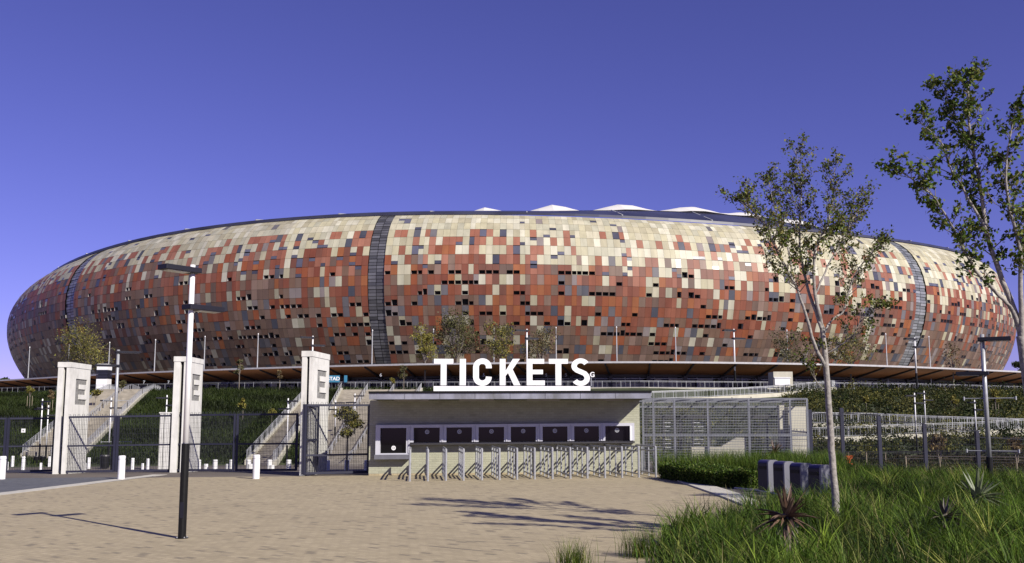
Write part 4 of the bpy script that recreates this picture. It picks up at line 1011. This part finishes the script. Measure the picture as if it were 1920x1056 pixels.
# ------------------------------------------------------------------ bins
prof = []
def bin_thing(px, py_, top, label, wid):
    b_ = on(px, py_); h_ = max(.86, hgt(b_, top)); t = thing('waste_bin', tuple(b_), label, 'bin', 'dark blue and grey bins in a row', rz=R(-60))
    D_ = .38
    # side profile in (y, z): rounded front top corner
    pr = [(0, 0), (D_, 0), (D_, h_*.80)]+[(D_-.13+.13*math.cos(R(a)), h_*.87+.13*math.sin(R(a))*h_*.9) for a in range(0, 91, 15)]+[(.13-.13*math.sin(R(a)), h_*.87+.13*math.cos(R(a))*h_*.9) for a in range(0, 91, 15)]
    pr = [(y, z) for y, z in pr]
    o = MB(); o.poly(pr, [], lambda u, v, w_: (w_-.0, u, v), .36, mi=0); bo = o.build('body', M['binblue'], t, world=False)
    o = MB(); pr2 = [(.20+(y-.20)*1.05, z*1.012) for y, z in pr]
    o.poly(pr2, [], lambda u, v, w_: (.36+w_, u, v), .05, mi=0); o.build('side_housing', M['bingrey'], t, world=False)
    o = MB(); o.box((.04, -.012, h_*.70), (.32, .02, h_*.80)); o.build('flap', M['black'], bo, world=False)
    o = MB(); arcp = pr[3:-1]
    for (y0, z0), (y1, z1) in zip(arcp[:-1], arcp[1:]):
        f = lambda y, z: (.19+(y-.19)*1.03, z+.006)
        a2, b2_ = f(y0, z0), f(y1, z1); o.face([(.01, *a2), (.35, *a2), (.35, *b2_), (.01, *b2_)])
    o.build('lid', M['lid'], t, world=False)
    return t
for px_, py_, tp, lb_ in ((1422, 921, 867, 'leftmost of four dark blue bins with grey sides, by the hedge'), (1451, 926, 870, 'second dark blue bin from the hedge'), (1482, 932, 873, 'third dark blue bin from the hedge, half hidden by grass'), (1517, 938, 877, 'rightmost dark blue bin, beside the pale tree trunk')):
    bin_thing(px_, py_, tp, lb_, .54)

# ------------------------------------------------------------------ vegetation
def blades(P, h, w_, lean, col, seg=3, seed=0):
    r_ = np.random.default_rng(seed); n = len(P); a = r_.random(n)*2*np.pi; d = np.stack([np.cos(a), np.sin(a)], 1); s_ = np.stack([-d[:, 1], d[:, 0]], 1)
    V = np.zeros((n, (seg+1)*2, 3)); L_ = lean*r_.uniform(.3, 1.3, n)
    for k in range(seg+1):
        t_ = k/seg; off = (t_**2)*L_*h; zz = h*(t_-.25*t_**2*(L_)); ww = w_*(1-t_*.93)/2*(1 if k else .6)
        c_ = P[:, :2]+d*off[:, None]
        V[:, 2*k, :2] = c_-s_*ww[:, None]; V[:, 2*k+1, :2] = c_+s_*ww[:, None]; V[:, 2*k, 2] = V[:, 2*k+1, 2] = P[:, 2]+zz
    base = (np.arange(n)*(seg+1)*2)[:, None]; Q = np.concatenate([base+np.array([[2*k, 2*k+1, 2*k+3, 2*k+2]]) for k in range(seg)], 1).reshape(-1, 4)
    return V.reshape(-1, 3), Q, np.repeat(col, seg, axis=0)
def inpoly(x, y, poly):
    c = np.zeros(len(x), bool); n = len(poly)
    for i in range(n):
        x0, y0 = poly[i]; x1, y1 = poly[(i+1) % n]
        k = ((y0 > y) != (y1 > y)) & (x < (x1-x0)*(y-y0)/(y1-y0+1e-9)+x0); c ^= k
    return c
GP = [on(*p) for p in [(1445, 962), (1430, 964), (1340, 990), (1268, 1008), (1240, 1030), (1215, 1062)]]
GP = [(p.x, p.y) for p in GP]+[(1.9, 9.5), (9, 9.5), (14.5, 26), (18.2, 33.5), (12.2, 36.3), (9.6, 36.3)]+[(p.x, p.y) for p in (on(1500, 915), on(1560, 925), on(1560, 950))]
def field(poly, n, seed, clump=True):
    r_ = np.random.default_rng(seed); P_ = np.array(poly); lo = P_.min(0); hi = P_.max(0); out = []
    tot = 0
    while tot < n:
        xy = lo+r_.random((n*2, 2))*(hi-lo)
        # denser close to the camera
        keep = r_.random(len(xy)) < np.clip(15.0/xy[:, 1], .3, 1)
        xy = xy[keep]; xy = xy[inpoly(xy[:, 0], xy[:, 1], poly)]; out.append(xy); tot += len(xy)
    return np.concatenate(out)[:n]
def gcolor(n, r_, xy=None):
    base = np.array([[.070, .125, .013], [.035, .070, .009], [.125, .185, .025], [.18, .20, .05], [.018, .034, .008]])
    c = .98*base[r_.choice(5, n, p=[.36, .28, .2, .08, .08])]*r_.uniform(.75, 1.25, (n, 1)); return c
r_ = np.random.default_rng(4)
cl = field(GP, 1900, 5)
nb = 26; P2 = np.repeat(cl, nb, axis=0); ch = np.repeat(np.clip(r_.normal(.46, .13, len(cl)), .2, .85), nb); P2 = P2+r_.normal(0, .085, P2.shape)
big = np.repeat(r_.uniform(.75, 1.25, len(cl)), nb)
P3 = np.concatenate([P2, g(P2[:, 0], P2[:, 1])[:, None]+.0], 1)
pt = np.clip(1+.45*np.sin(cl[:, 0]*1.9+np.sin(cl[:, 1]*1.3)*2)*np.sin(cl[:, 1]*1.1+cl[:, 0]*.6)+r_.normal(0, .2, len(cl)), .45, 1.6)[:, None]
cc = np.repeat(gcolor(len(cl), r_)*pt, nb, axis=0)*r_.uniform(.55, 1.5, (len(P3), 1))
straw = r_.random(len(P3)) < .05; cc[straw] = np.array([.30, .26, .12])
V1, Q1, C1 = blades(P3, ch*r_.uniform(.6, 1.25, len(P3)), np.full(len(P3), .019)*r_.uniform(.6, 1.3, len(P3)), .8, cc, 3, 1)
# short under-growth
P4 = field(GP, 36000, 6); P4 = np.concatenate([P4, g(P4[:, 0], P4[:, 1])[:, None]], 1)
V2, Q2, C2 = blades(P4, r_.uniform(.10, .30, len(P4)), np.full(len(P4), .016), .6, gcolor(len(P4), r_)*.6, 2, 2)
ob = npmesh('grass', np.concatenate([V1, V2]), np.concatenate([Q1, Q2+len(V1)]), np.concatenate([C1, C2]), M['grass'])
tag(ob, 'long green grass filling the bed in the lower right corner', kind='stuff')
cs = field(GP, 210, 15); nb2 = 30; P5 = np.repeat(cs, nb2, axis=0)+r_.normal(0, .035, (len(cs)*nb2, 2)); P5 = np.concatenate([P5, g(P5[:, 0], P5[:, 1])[:, None]], 1)
c5 = np.repeat(gcolor(len(cs), r_)*np.array([1.15, 1.1, 1])*r_.uniform(.6, 1.4, (len(cs), 1)), nb2, axis=0)*r_.uniform(.7, 1.4, (len(P5), 1))
V5, Q5, C5 = blades(P5, r_.uniform(.45, .85, len(P5)), r_.uniform(.022, .04, len(P5)), 1.05, c5, 5, 9)
tag(npmesh('strap_leaf_clumps', V5, Q5, C5, M['grass']), 'arching strap leaved clumps scattered through the foreground grass', kind='stuff')
# grass band behind the hedge and below the enclosure
GB = [on(*p) for p in [(1236, 890), (1300, 893), (1420, 897), (1560, 905)]]; GB = [(p.x, p.y) for p in GB]+[(12.6, 36.6), (xe0+.5, YE-.12)]
cl = field(GB, 330, 8); P2 = np.repeat(cl, 30, axis=0)+r_.normal(0, .12, (len(cl)*30, 2)); P3 = np.concatenate([P2, g(P2[:, 0], P2[:, 1])[:, None]], 1)
V1, Q1, C1 = blades(P3, r_.uniform(.5, 1.05, len(P3)), np.full(len(P3), .022), .55, gcolor(len(P3), r_)*1.1, 3, 3)
tag(npmesh('grass', V1, Q1, C1, M['grass']), 'tall reedy grass behind the hedge at the mesh enclosure foot', kind='stuff')

def leafquads(Cn, size, col, seed, up_bias=.3, asp=.55):
    r_ = np.random.default_rng(seed); n = len(Cn); a = r_.normal(size=(n, 3)); a /= np.linalg.norm(a, axis=1, keepdims=True)
    b = r_.normal(size=(n, 3)); b[:, 2] += up_bias; b -= a*(a*b).sum(1, keepdims=True); b /= np.linalg.norm(b, axis=1, keepdims=True)
    s_ = (size if hasattr(size, '__len__') else np.full(n, size))[:, None]; w2 = b*s_*asp/2; l2 = a*s_/2
    V = np.stack([Cn-l2, Cn+w2, Cn+l2, Cn-w2], 1).reshape(-1, 3); Q = np.arange(n*4).reshape(-1, 4)
    return V, Q, col
# hedge
hp = [on(*p) for p in [(1240, 897), (1296, 908), (1345, 914), (1408, 918)]]
hd = thing('hedge', tuple(hp[0]), 'low clipped green hedge between the paving kerb and the bins', 'hedge')
o = MB(); pts = []
for a_, b_ in zip(hp[:-1], hp[1:]):
    n_ = Vector((-(b_-a_).y, (b_-a_).x, 0)).normalized()
    if n_.y < 0: n_ = -n_
    o.hexa([a_-up*.1, b_-up*.1, b_+n_*1.3-up*.1, a_+n_*1.3-up*.1, a_+up*.42, b_+up*.42, b_+n_*1.3+up*.42, a_+n_*1.3+up*.42])
    m_ = 5200
    for _ in range(m_):
        u = rnd.random(); v = rnd.random(); f_ = rnd.random()
        q_ = a_.lerp(b_, u)
        if f_ < .45: q_ = q_+n_*rnd.uniform(-.08, .04)+up*(v*.5)
        else: q_ = q_+n_*(v*1.4)+up*(.44+rnd.gauss(0, .035))
        q_ = q_+Vector((rnd.gauss(0, .03), rnd.gauss(0, .03), rnd.gauss(0, .02)+.05*math.sin(q_.x*5))); pts.append(tuple(q_))
for _ in range(2200):
    v = rnd.random(); q_ = hp[-1]+n_*(v*1.3)+up*(rnd.random()*.46)+Vector((rnd.gauss(.02, .05), 0, 0)); pts.append(tuple(q_))
o.build('stems', M['hedge'], hd)
pts = np.array(pts); r_ = np.random.default_rng(21)
Vv, Qq, Cc = leafquads(pts, r_.uniform(.05, .10, len(pts)), gcolor(len(pts), r_)*.85, 5)
npmesh('foliage', Vv, Qq, Cc, M['leaf'], hd)

# bank planting
def bank(n, xr_, seed, cols, hmin, hmax, name, label, leaf=.42, ylo=FOOT+1, per=12, avoid=True, yhi=None):
    r_ = np.random.default_rng(seed); out = []
    x = r_.uniform(xr_[0], xr_[1], n*3); yp_ = np.interp(x, PX, PY); y = ylo+((yp_-.8 if yhi is None else yhi)-ylo)*r_.random(n*3)
    z = g(x, y); keep = np.ones(len(x), bool)
    Zc = y*CT+(z-EYE)*ST; px_ = 960+F*x/Zc; py_ = 579-F*(-y*ST+(z-EYE)*CT)/Zc
    if avoid:
        for q4 in (sa, sc_, sd):
            a4, b4, c4, d4 = q4; keep &= ~inpoly(x, y, [(a4.x-.6, a4.y), (b4.x+.6, b4.y), (d4.x+.6, d4.y), (c4.x-.6, c4.y)])
    keep &= (px_ > -60) & (px_ < 1990) & ~((px_ > 720) & (px_ < 1190)) & ~((px_ > 720) & (px_ < 1470) & (py_ < 764))
    x, y, z = x[keep][:n], y[keep][:n], z[keep][:n]
    n = len(x); h = r_.uniform(hmin, hmax, n)*(0.6+0.8*r_.random(n)); cidx = r_.choice(len(cols), n)
    patch = (np.sin(x*.31+y*.17)+np.sin(x*.13-y*.29+2)+r_.normal(0, .6, n)) > 1.55
    cb = np.array(cols)[cidx]; cb[patch] = np.array(cols[-1])
    Pn = np.repeat(np.stack([x, y, z], 1), per, axis=0); hh = np.repeat(h, per)
    dirs = r_.normal(size=(len(Pn), 3)); dirs /= np.linalg.norm(dirs, axis=1, keepdims=True)
    Pn = Pn+dirs*hh[:, None]*np.array([.75, .75, .45])[None, :]*r_.random((len(Pn), 1))**.4; Pn[:, 2] += hh*.42
    col = np.repeat(cb, per, axis=0)*r_.uniform(.6, 1.4, (len(Pn), 1))
    V_, Q_, C_ = leafquads(Pn, r_.uniform(.5, 1.2, len(Pn))*leaf, col, seed+1, .5, .6)
    return tag(npmesh(name, V_, Q_, C_, M['leaf']), label, kind='stuff')
r_ = np.random.default_rng(31); x = r_.uniform(-105, -8, 150000); yq = np.interp(x, PX, PY); y = FOOT+.5+(yq-.3-FOOT-.5)*r_.random(len(x))
keep = np.ones(len(x), bool)
for q4 in (sa, sc_, sd):
    a4, b4, c4, d4 = q4; keep &= ~inpoly(x, y, [(a4.x-.5, a4.y), (b4.x+.5, b4.y), (d4.x+.5, d4.y), (c4.x-.5, c4.y)])
keep &= (960+F*x/y > -80); x, y = x[keep][:72000], y[keep][:72000]
pn = 1+.35*np.sin(x*.22+np.sin(y*.3)*1.5)+.3*np.sin(y*.55+x*.4)+r_.normal(0, .22, len(x)); cb = np.array([(.024, .038, .008), (.034, .046, .010), (.018, .028, .007)])[r_.integers(0, 3, len(x))]*np.clip(pn, .4, 1.9)[:, None]
V1, Q1, C1 = blades(np.stack([x, y, g(x, y)-.02], 1), r_.uniform(.25, .75, len(x)), r_.uniform(.07, .16, len(x)), .7, cb, 2, 32)
tag(npmesh('grass', V1, Q1, C1, M['grass']), 'long dark grass covering the left part of the bank', kind='stuff')
bank(3600, (12, 105), 33, [(.022, .034, .009), (.030, .040, .010), (.017, .024, .008), (.10, .10, .025)], .25, .6, 'undergrowth', 'low dark green planting covering the right bank', leaf=.28, per=14)
bank(1100, (12, 105), 36, [(.028, .042, .010), (.038, .050, .012), (.020, .028, .009), (.045, .045, .016), (.13, .125, .03)], .8, 2.0, 'undergrowth', 'rounded shrubs, some yellow green, standing up from the right bank', leaf=.30, per=60)
bank(2600, (13, 75), 35, [(.028, .03, .012), (.02, .027, .009), (.06, .048, .02)], .25, .55, 'ground_cover', 'low dark brownish planting between the right fence and the pale path', leaf=.22, ylo=43, avoid=False, per=14, yhi=67)
bank(1500, (16, 80), 37, [(.028, .03, .012), (.02, .027, .009), (.05, .042, .018)], .3, .6, 'ground_cover', 'dark planting between the pale path and the foot of the right bank', leaf=.28, ylo=80, avoid=False, per=14, yhi=93)

# trees --------------------------------------------------------------
def grow_tree(name, leaders, Y0, label, rad0, leafn, leafs, cols, seed, twl=(.35, .9), tstart=.25, spread=.35, base=None, dens=15, cat='tree', group=None, yscale=1.0):
    rr = random.Random(seed); nr = np.random.default_rng(seed)
    root = base if base else at(*leaders[0][0][0], Y0)
    t = thing(name, tuple(root), label, cat, group); br = MB(); tw = MB(); LP = []
    for li, (pl, r0, r1, dy0, dy1) in enumerate(leaders):
        n = len(pl); P = []
        for i, (x_, y_) in enumerate(pl):
            u = i/(n-1); P.append(at(x_, y_, Y0+dy0+(dy1-dy0)*u))
        # subdivide with a smooth wobble
        Q_ = []
        for i in range(n-1):
            p0, p1, p2, p3 = P[max(i-1, 0)], P[i], P[i+1], P[min(i+2, n-1)]
            for k in range(4):
                s_ = k/4; q_ = .5*((2*p1)+(-p0+p2)*s_+(2*p0-5*p1+4*p2-p3)*s_**2+(-p0+3*p1-3*p2+p3)*s_**3); Q_.append(q_+Vector((rr.gauss(0, .006), rr.gauss(0, .006), 0))*(1 if li else .5))
        Q_.append(P[-1]); rad = [r0+(r1-r0)*(i/(len(Q_)-1))**.8 for i in range(len(Q_))]
        br.tube(Q_, rad, 12 if r0 > .04 else 8)
        if li == 0: continue
        L_ = sum((Q_[i+1]-Q_[i]).length for i in range(len(Q_)-1)); nt_ = int(L_*dens)
        for k in range(nt_):
            u = tstart+(1-tstart)*(k+rr.random())/nt_; fi = u*(len(Q_)-1); i = min(int(fi), len(Q_)-2); p = Q_[i].lerp(Q_[i+1], fi-i); d_ = (Q_[i+1]-Q_[i]).normalized()
            a = rr.uniform(0, 2*math.pi); side = Vector((math.cos(a), math.sin(a)*yscale, rr.uniform(-.1, .35)))
            dd = (d_*rr.uniform(.5, 1.0)+side*rr.uniform(.5, 1.0)).normalized(); l_ = rr.uniform(*twl)*(1.05-.58*u)*(.45+.55*min(1, (u-tstart)*3+.3))
            q1 = p+dd*l_*.5+Vector((rr.gauss(0, .03), rr.gauss(0, .03), .0)); q2 = p+dd*l_+Vector((rr.gauss(0, .05), rr.gauss(0, .05), l_*.12))
            rt = max(.0035, r1*.6+.005*(1-u)); tw.tube([p, q1, q2], [rt*1.5, rt, rt*.45], 5, cap=False)
            tips = [(q1, q2)]
            for _ in range(rr.randint(2, 4)):
                v = rr.uniform(.3, 1); s0 = p.lerp(q2, v); de = (dd+Vector((rr.gauss(0, .7), rr.gauss(0, .7), rr.gauss(.15, .5)))).normalized(); s1 = s0+de*l_*rr.uniform(.25, .5)
                tw.tube([s0, s1], [rt*.6, rt*.25], 4, cap=False); tips.append((s0, s1))
            for s0, s1 in tips:
                if rr.random() < .16: continue
                for _ in range(leafn):
                    v = rr.random()**.6; q_ = s0.lerp(s1, v); LP.append((q_.x+rr.gauss(0, .035), q_.y+rr.gauss(0, .035), q_.z+rr.gauss(0, .035)-.015))
    br.build('trunk', M['bark'], t, smooth=True); tw.build('branches', M['twig'], t)
    LP = np.array(LP); cc = np.array(cols)[nr.choice(len(cols), len(LP))]*nr.uniform(.7, 1.3, (len(LP), 1))
    V_, Q_, C_ = leafquads(LP, nr.uniform(.6, 1.25, len(LP))*leafs, cc, seed, .2, .62)
    npmesh('crown', V_, Q_, C_, M['leaf'], t)
    return t
b1 = on(1569, 993); Y1 = b1.y
GC = [(.11, .155, .025), (.08, .12, .02), (.17, .20, .035), (.055, .08, .015), (.20, .18, .045), (.13, .10, .035)]
LD1 = [([(1571, 1010), (1569, 993), (1566, 930), (1560, 860), (1555, 780), (1550, 700), (1546, 655), (1542, 618)], .078, .044, 0, 0),
 ([(1548, 690), (1528, 647), (1506, 575), (1486, 522), (1457, 473), (1440, 432), (1412, 395), (1388, 374)], .038, .006, 0, -.5),
 ([(1542, 622), (1525, 572), (1510, 522), (1499, 462), (1502, 400), (1503, 345), (1491, 283)], .040, .005, 0, .25),
 ([(1543, 618), (1529, 553), (1525, 492), (1535, 450), (1552, 420), (1562, 365), (1567, 305)], .040, .005, 0, -.2),
 ([(1544, 625), (1562, 598), (1582, 583), (1594, 538), (1606, 510), (1628, 480), (1650, 452)], .026, .005, 0, .5),
 ([(1529, 553), (1552, 500), (1580, 450), (1600, 410), (1618, 375)], .022, .005, 0, .7),
 ([(1486, 522), (1478, 470), (1462, 420), (1448, 370), (1440, 330)], .020, .004, -.2, .4),
 ([(1545, 665), (1572, 650), (1600, 628), (1622, 590), (1650, 575)], .016, .004, 0, -.4),
 ([(1552, 735), (1530, 715), (1523, 680), (1530, 650)], .012, .004, 0, .1)]
grow_tree('leafy_tree', LD1, Y1, 'slender pale barked tree with sparse crown in the grass beside the bins', .08, 9, .058, GC, 12, twl=(.30, .88), tstart=.33, dens=19, base=b1)
b2 = Vector((7.05, 13.1, gz(7.05, 13.1))); Y2 = 13.1
def pb(p): return proj(p.x, p.y, p.z)
LD2 = [([pb(b2-up*.1), (1958, 980), (1946, 860), (1933, 760), (1922, 680), (1914, 630)], .085, .06, 0, 0),
 ([(1916, 640), (1905, 590), (1872, 507), (1848, 422), (1834, 327), (1818, 242), (1816, 170), (1822, 140)], .05, .006, 0, .2),
 ([(1912, 615), (1893, 575), (1863, 545), (1820, 493), (1787, 427), (1754, 375), (1711, 337), (1668, 312)], .034, .005, 0, -.35),
 ([(1850, 430), (1820, 380), (1782, 313), (1760, 261), (1715, 222)], .022, .005, 0, .3),
 ([(1916, 640), (1914, 560), (1912, 470), (1890, 375), (1888, 300), (1905, 195)], .042, .006, 0, -.3),
 ([(1920, 660), (1930, 560), (1938, 450), (1950, 340), (1960, 240)], .04, .006, 0, .3),
 ([(1920, 660), (1950, 590), (1985, 500), (2020, 420), (2050, 330)], .035, .006, 0, -.2),
 ([(1834, 335), (1822, 280), (1790, 215), (1765, 155)], .016, .004, .1, .5)]
GC2 = [(.085, .14, .02), (.06, .10, .016), (.14, .19, .032), (.045, .07, .014), (.16, .165, .035)]
tree2 = grow_tree('leafy_tree', LD2, Y2, 'tall green leafed tree leaning in from the right edge', .09, 8, .072, GC2, 23, twl=(.25, .58), tstart=.3, base=b2)

copy_tree(tree2, loc=(12.9, 18.3, gz(11, 18)), rz=R(70), label='leafy tree just outside the right edge whose shadow crosses the pale kerb')

def puff_tree(name, base, H_, W_, label, cols, seed, trunk_frac=.35, leaf=.35, n=900, group=None, tm='twig', density=1.0, clumps=9, stakes=False):
    rr = random.Random(seed); nr = np.random.default_rng(seed); base = Vector(base)
    t = thing(name, tuple(base), label, 'tree', group); br = MB()
    top = base+up*H_*.8; fork = base+up*H_*trunk_frac
    br.tube([base-up*.2, fork], [max(.02, H_*.016), max(.015, H_*.012)], 7)
    CL = []
    for k in range(clumps):
        a = rr.uniform(0, 2*math.pi); rad_ = W_/2*rr.uniform(.15, .72); zz = rr.uniform(trunk_frac+.08, .88); sh_ = 1-.5*abs((zz-.6)/.4)**2
        c_ = base+Vector((math.cos(a)*rad_*sh_, math.sin(a)*rad_*sh_, H_*zz)); CL.append((c_, W_*rr.uniform(.16, .30)))
        mid = fork.lerp(c_, .5)+Vector((rr.gauss(0, W_*.04), rr.gauss(0, W_*.04), H_*.03)); br.tube([fork, mid, c_], [max(.012, H_*.008), max(.009, H_*.005), .006], 5, cap=False)
        for _ in range(4):
            e_ = c_+Vector((rr.gauss(0, 1), rr.gauss(0, 1), rr.gauss(.4, .7)))*W_*.13; br.tube([mid.lerp(c_, .7), e_], [max(.007, H_*.0025), .004], 4, cap=False)
    br.build('trunk', M[tm], t)
    if stakes:
        o = MB()
        for dx_ in (-.35, .35): o.tube([base+Vector((dx_, 0, -.1)), base+Vector((dx_, 0, 1.7))], .035, 6)
        o.build('stakes', M['stake'], t)
    P = []; per = int(n/len(CL))
    for c_, r2 in CL:
        d_ = nr.normal(size=(per, 3)); d_ /= np.linalg.norm(d_, axis=1, keepdims=True); P.append(np.array(c_)[None, :]+d_*r2*(nr.random((per, 1))**.5)*np.array([1, 1, .75]))
    P = np.concatenate(P); cc = np.array(cols)[nr.choice(len(cols), len(P))]*nr.uniform(.65, 1.35, (len(P), 1))
    V_, Q_, C_ = leafquads(P, nr.uniform(.6, 1.3, len(P))*leaf, cc, seed, .2, .6); npmesh('crown', V_, Q_, C_, M['leaf'], t)
    return t
YG_ = [(.22, .20, .045), (.17, .17, .04), (.25, .21, .05)]; OL = [(.12, .115, .045), (.095, .10, .04), (.14, .12, .06)]; BRN = [(.17, .12, .06), (.14, .10, .05), (.2, .15, .07)]
TT = [((797, 606, 52), YG_, 'yellow green tree on the terrace above the letter T, leftmost of four', 1000, 154), ((857, 590, 92), OL, 'large olive green tree on the terrace above the letter C', 2300, 158),
      ((942, 602, 72), YG_+OL, 'yellowish tree on the terrace above the letters K and E', 1300, 155), ((1016, 617, 74), OL+BRN, 'thin brownish tree on the terrace above the second letter T', 900, 156),
      ((160, 614, 112), OL+YG_, 'large olive tree on the terrace behind the left pylon', 2600, 196), ((1480, 622, 80), OL, 'sparse olive tree on the terrace just left of the pale tree trunk', 700, 158), ((1595, 616, 84), OL+YG_, 'olive tree on the terrace just right of the pale tree trunk', 1100, 160),
      ((1787, 642, 46), BRN, 'bare twiggy tree on the terrace left of the tall right lamp', 260, 166)]
for i, ((x_, tp, wpx), cols, lb_, n_, Yt) in enumerate(TT):
    p = at(x_, 700, Yt); top = at(x_, tp, Yt).z; puff_tree('terrace_tree', (p.x, Yt, POD), (top-POD)*1.08, wpx/F*Yt*1.1, lb_, cols, 50+i, trunk_frac=.38, leaf=.36, n=int(n_*1.5), group='trees on the terrace behind the canopy', clumps=16)
# saplings on the bank and by the terrace
SP = [((55, 765), 722, 20, YG_, 'staked sapling on the left bank near the picture edge'), ((93, 772), 727, 16, BRN, 'staked brownish sapling on the left bank close to the left pylon'), ((178, 768), 727, 26, YG_, 'staked sapling with yellow green crown just right of the left pylon'),
      ((264, 730), 681, 20, OL, 'young olive tree at the bank top between the left pylons'), ((231, 742), 712, 22, OL, 'small dark young tree on the bank top right of the white service pylon'), ((455, 790), 745, 20, YG_, 'sapling with bright crown on the bank between middle and nearest pylons, left one'), ((509, 800), 756, 16, YG_, 'sapling with bright crown on the bank between middle and nearest pylons, right one'),
      ((448, 732), 668, 20, OL, 'young tree at the bank top between middle and nearest pylons'), ((524, 732), 688, 14, BRN, 'thin young tree at the bank top close to the nearest pylon'), ((141, 862), 785, 40, OL, 'bushy young tree behind the gate beside the left pylon'),
      ((650, 884), 752, 56, OL+YG_, 'bushy green tree behind the mesh fence beside the booth'), ((757, 733), 683, 26, OL, 'young tree on the terrace just left of the big ticket sign'), ((736, 735), 702, 12, YG_, 'thin green sapling on the terrace left of the ticket sign'),
      ((1395, 727), 696, 18, YG_, 'yellow green sapling on the terrace left of the kiosk'), ((1326, 727), 700, 12, YG_, 'thin sapling on the terrace above the mesh enclosure'), ((1462, 727), 696, 12, YG_, 'small sapling in front of the cream kiosk'),
      ((1791, 776), 737, 18, YG_, 'staked sapling on the right bank left of the tall lamp'), ((1868, 784), 725, 22, YG_, 'staked sapling with yellow crown right of the tall right lamp'), ((1625, 776), 738, 14, YG_, 'pale sapling low on the right bank behind the fence'),
      ((1760, 872), 812, 36, BRN, 'brown leafed young tree behind the right fence'), ((1905, 872), 815, 36, BRN, 'brown leafed young tree at the right edge behind the fence')]
for i, ((x_, yb), tp, wpx, cols, lb_) in enumerate(SP):
    p = on(x_, yb); H_ = hgt(p, tp); puff_tree('sapling', tuple(p), H_, wpx/F*p.y, lb_, cols, 90+i, trunk_frac=.45, leaf=.12 if p.y < 60 else .26, n=1500 if i in (9, 10) else 420, group='young trees on the bank', clumps=8, stakes='staked' in lb_)

# far trees at the horizon
for x_, tp, wpx, lb_ in ((12, 700, 34, 'dark distant tree on the horizon at the left edge'), (1912, 668, 40, 'distant green tree beyond the stadium at the right edge')):
    Yt = 330; p = at(x_, 700, Yt); puff_tree('far_tree', (p.x, Yt, POD-4), at(x_, tp, Yt).z-POD+4, wpx/F*Yt, lb_, [(.05, .07, .03), (.07, .09, .04)], int(x_)+3, leaf=1.1, n=1200, clumps=10)

# aloes
def aloe(px, py_, r_, label, cols, n=34, hh=.0, seed=1, up_=.75):
    rr = random.Random(seed); b_ = on(px, py_); b_.z += .16; t = thing('aloe', tuple(b_), label, 'aloe', 'spiky aloes in the grass'); o = MB()
    for k in range(n):
        a = rr.uniform(0, 2*math.pi); el = rr.uniform(-.1, 1.25) if k > 8 else rr.uniform(-.5, .1); L_ = r_*rr.uniform(.75, 1.1); d_ = Vector((math.cos(a)*math.cos(el), math.sin(a)*math.cos(el), math.sin(el))); s_ = Vector((-math.sin(a), math.cos(a), 0)); col = rr.choice(cols)
        P = []
        for i in range(6):
            u = i/5; p = Vector((0, 0, hh))+d_*L_*u+up*(-.25 if el < .5 else .02)*L_*u*u; w_ = r_*.085*(1-u)**.7*(1 if i else .8)+.001; P.append((p-s_*w_+up*w_*.5, p-up*w_*.35, p+s_*w_+up*w_*.5))
        for i in range(5):
            for j in range(2): o.face([P[i][j], P[i][j+1], P[i+1][j+1], P[i+1][j]], col=np.array(col)*rr.uniform(.85, 1.15))
    o.build('leaves', M['aloe'], t, world=False)
    o = MB(); o.tube([(0, 0, -.25), (0, 0, hh+.06)], [r_*.16, r_*.12], 8)
    for k in range(26):
        a = rr.uniform(0, 2*math.pi); z = rr.uniform(0, hh+.02); o.bar((math.cos(a)*r_*.12, math.sin(a)*r_*.12, z+.05), (math.cos(a)*r_*.3, math.sin(a)*r_*.3, z-.12), .02)
    o.build('stem', M['twig'], t, world=False)
RB = [(.17, .10, .07), (.13, .085, .06), (.20, .13, .09)]; GA = [(.17, .20, .11), (.22, .25, .15), (.12, .15, .08)]; DK = [(.09, .075, .055), (.06, .05, .04)]
aloe(1478, 1052, .50, 'reddish brown aloe on a shaggy stem in the foreground grass', RB, 44, .42, 1)
aloe(1835, 972, .62, 'grey green aloe before the right fence', GA, 40, .22, 2)
aloe(1775, 1030, .34, 'dark withered aloe in the grass left below the grey green one', DK, 34, .30, 3)
aloe(1453, 886, .55, 'dark spiky aloe standing before the mesh enclosure', DK+RB, 44, .55, 4)
# orange aloe flower
b_ = on(1592, 893); t = thing('orange_flower', tuple(b_), 'orange flower head in the grass right of the pale trunk', 'flower'); o = MB()
o.tube([(0, 0, 0), (.02, 0, .55)], .012, 6); o.build('stalk', M['twig'], t, world=False)
o = MB(); OM = mat('orange_petals', (.75, .14, .03), .6)
for k in range(60):
    a = rnd.uniform(0, 6.28); z = .45+.3*rnd.random(); c_ = Vector((.02+rnd.gauss(0, .05), rnd.gauss(0, .05), z)); o.bar(c_, c_+Vector((math.cos(a)*.07, math.sin(a)*.07, -.03)), .02)
o.build('petals', OM, t, world=False)
# grass tussocks at the edge of the paving
for px_, py_, sd_, hh_, lb_ in ((1075, 1064, 1, .42, 'feathery grass tussock at the bottom edge of the paving'), (1200, 1045, 2, .5, 'grass tussock spilling over the paving right of the feathery one'), (1290, 1022, 3, .62, 'tall grass tussock at the corner where the bed meets the paving')):
    b_ = on(px_, py_); r_ = np.random.default_rng(sd_); n = 260; P_ = np.array(b_)[None, :]+r_.normal(0, 1, (n, 3))*np.array([.13, .13, 0])
    V_, Q_, C_ = blades(P_, r_.uniform(.5, 1.1, n)*hh_, np.full(n, .009), .7, gcolor(n, r_)*np.array([1.25, 1.05, 1]), 4, sd_)
    tag(npmesh('grass_tussock', V_, Q_, C_, M['grass']), lb_, 'grass tussock', 'grass tussocks at the paving edge')
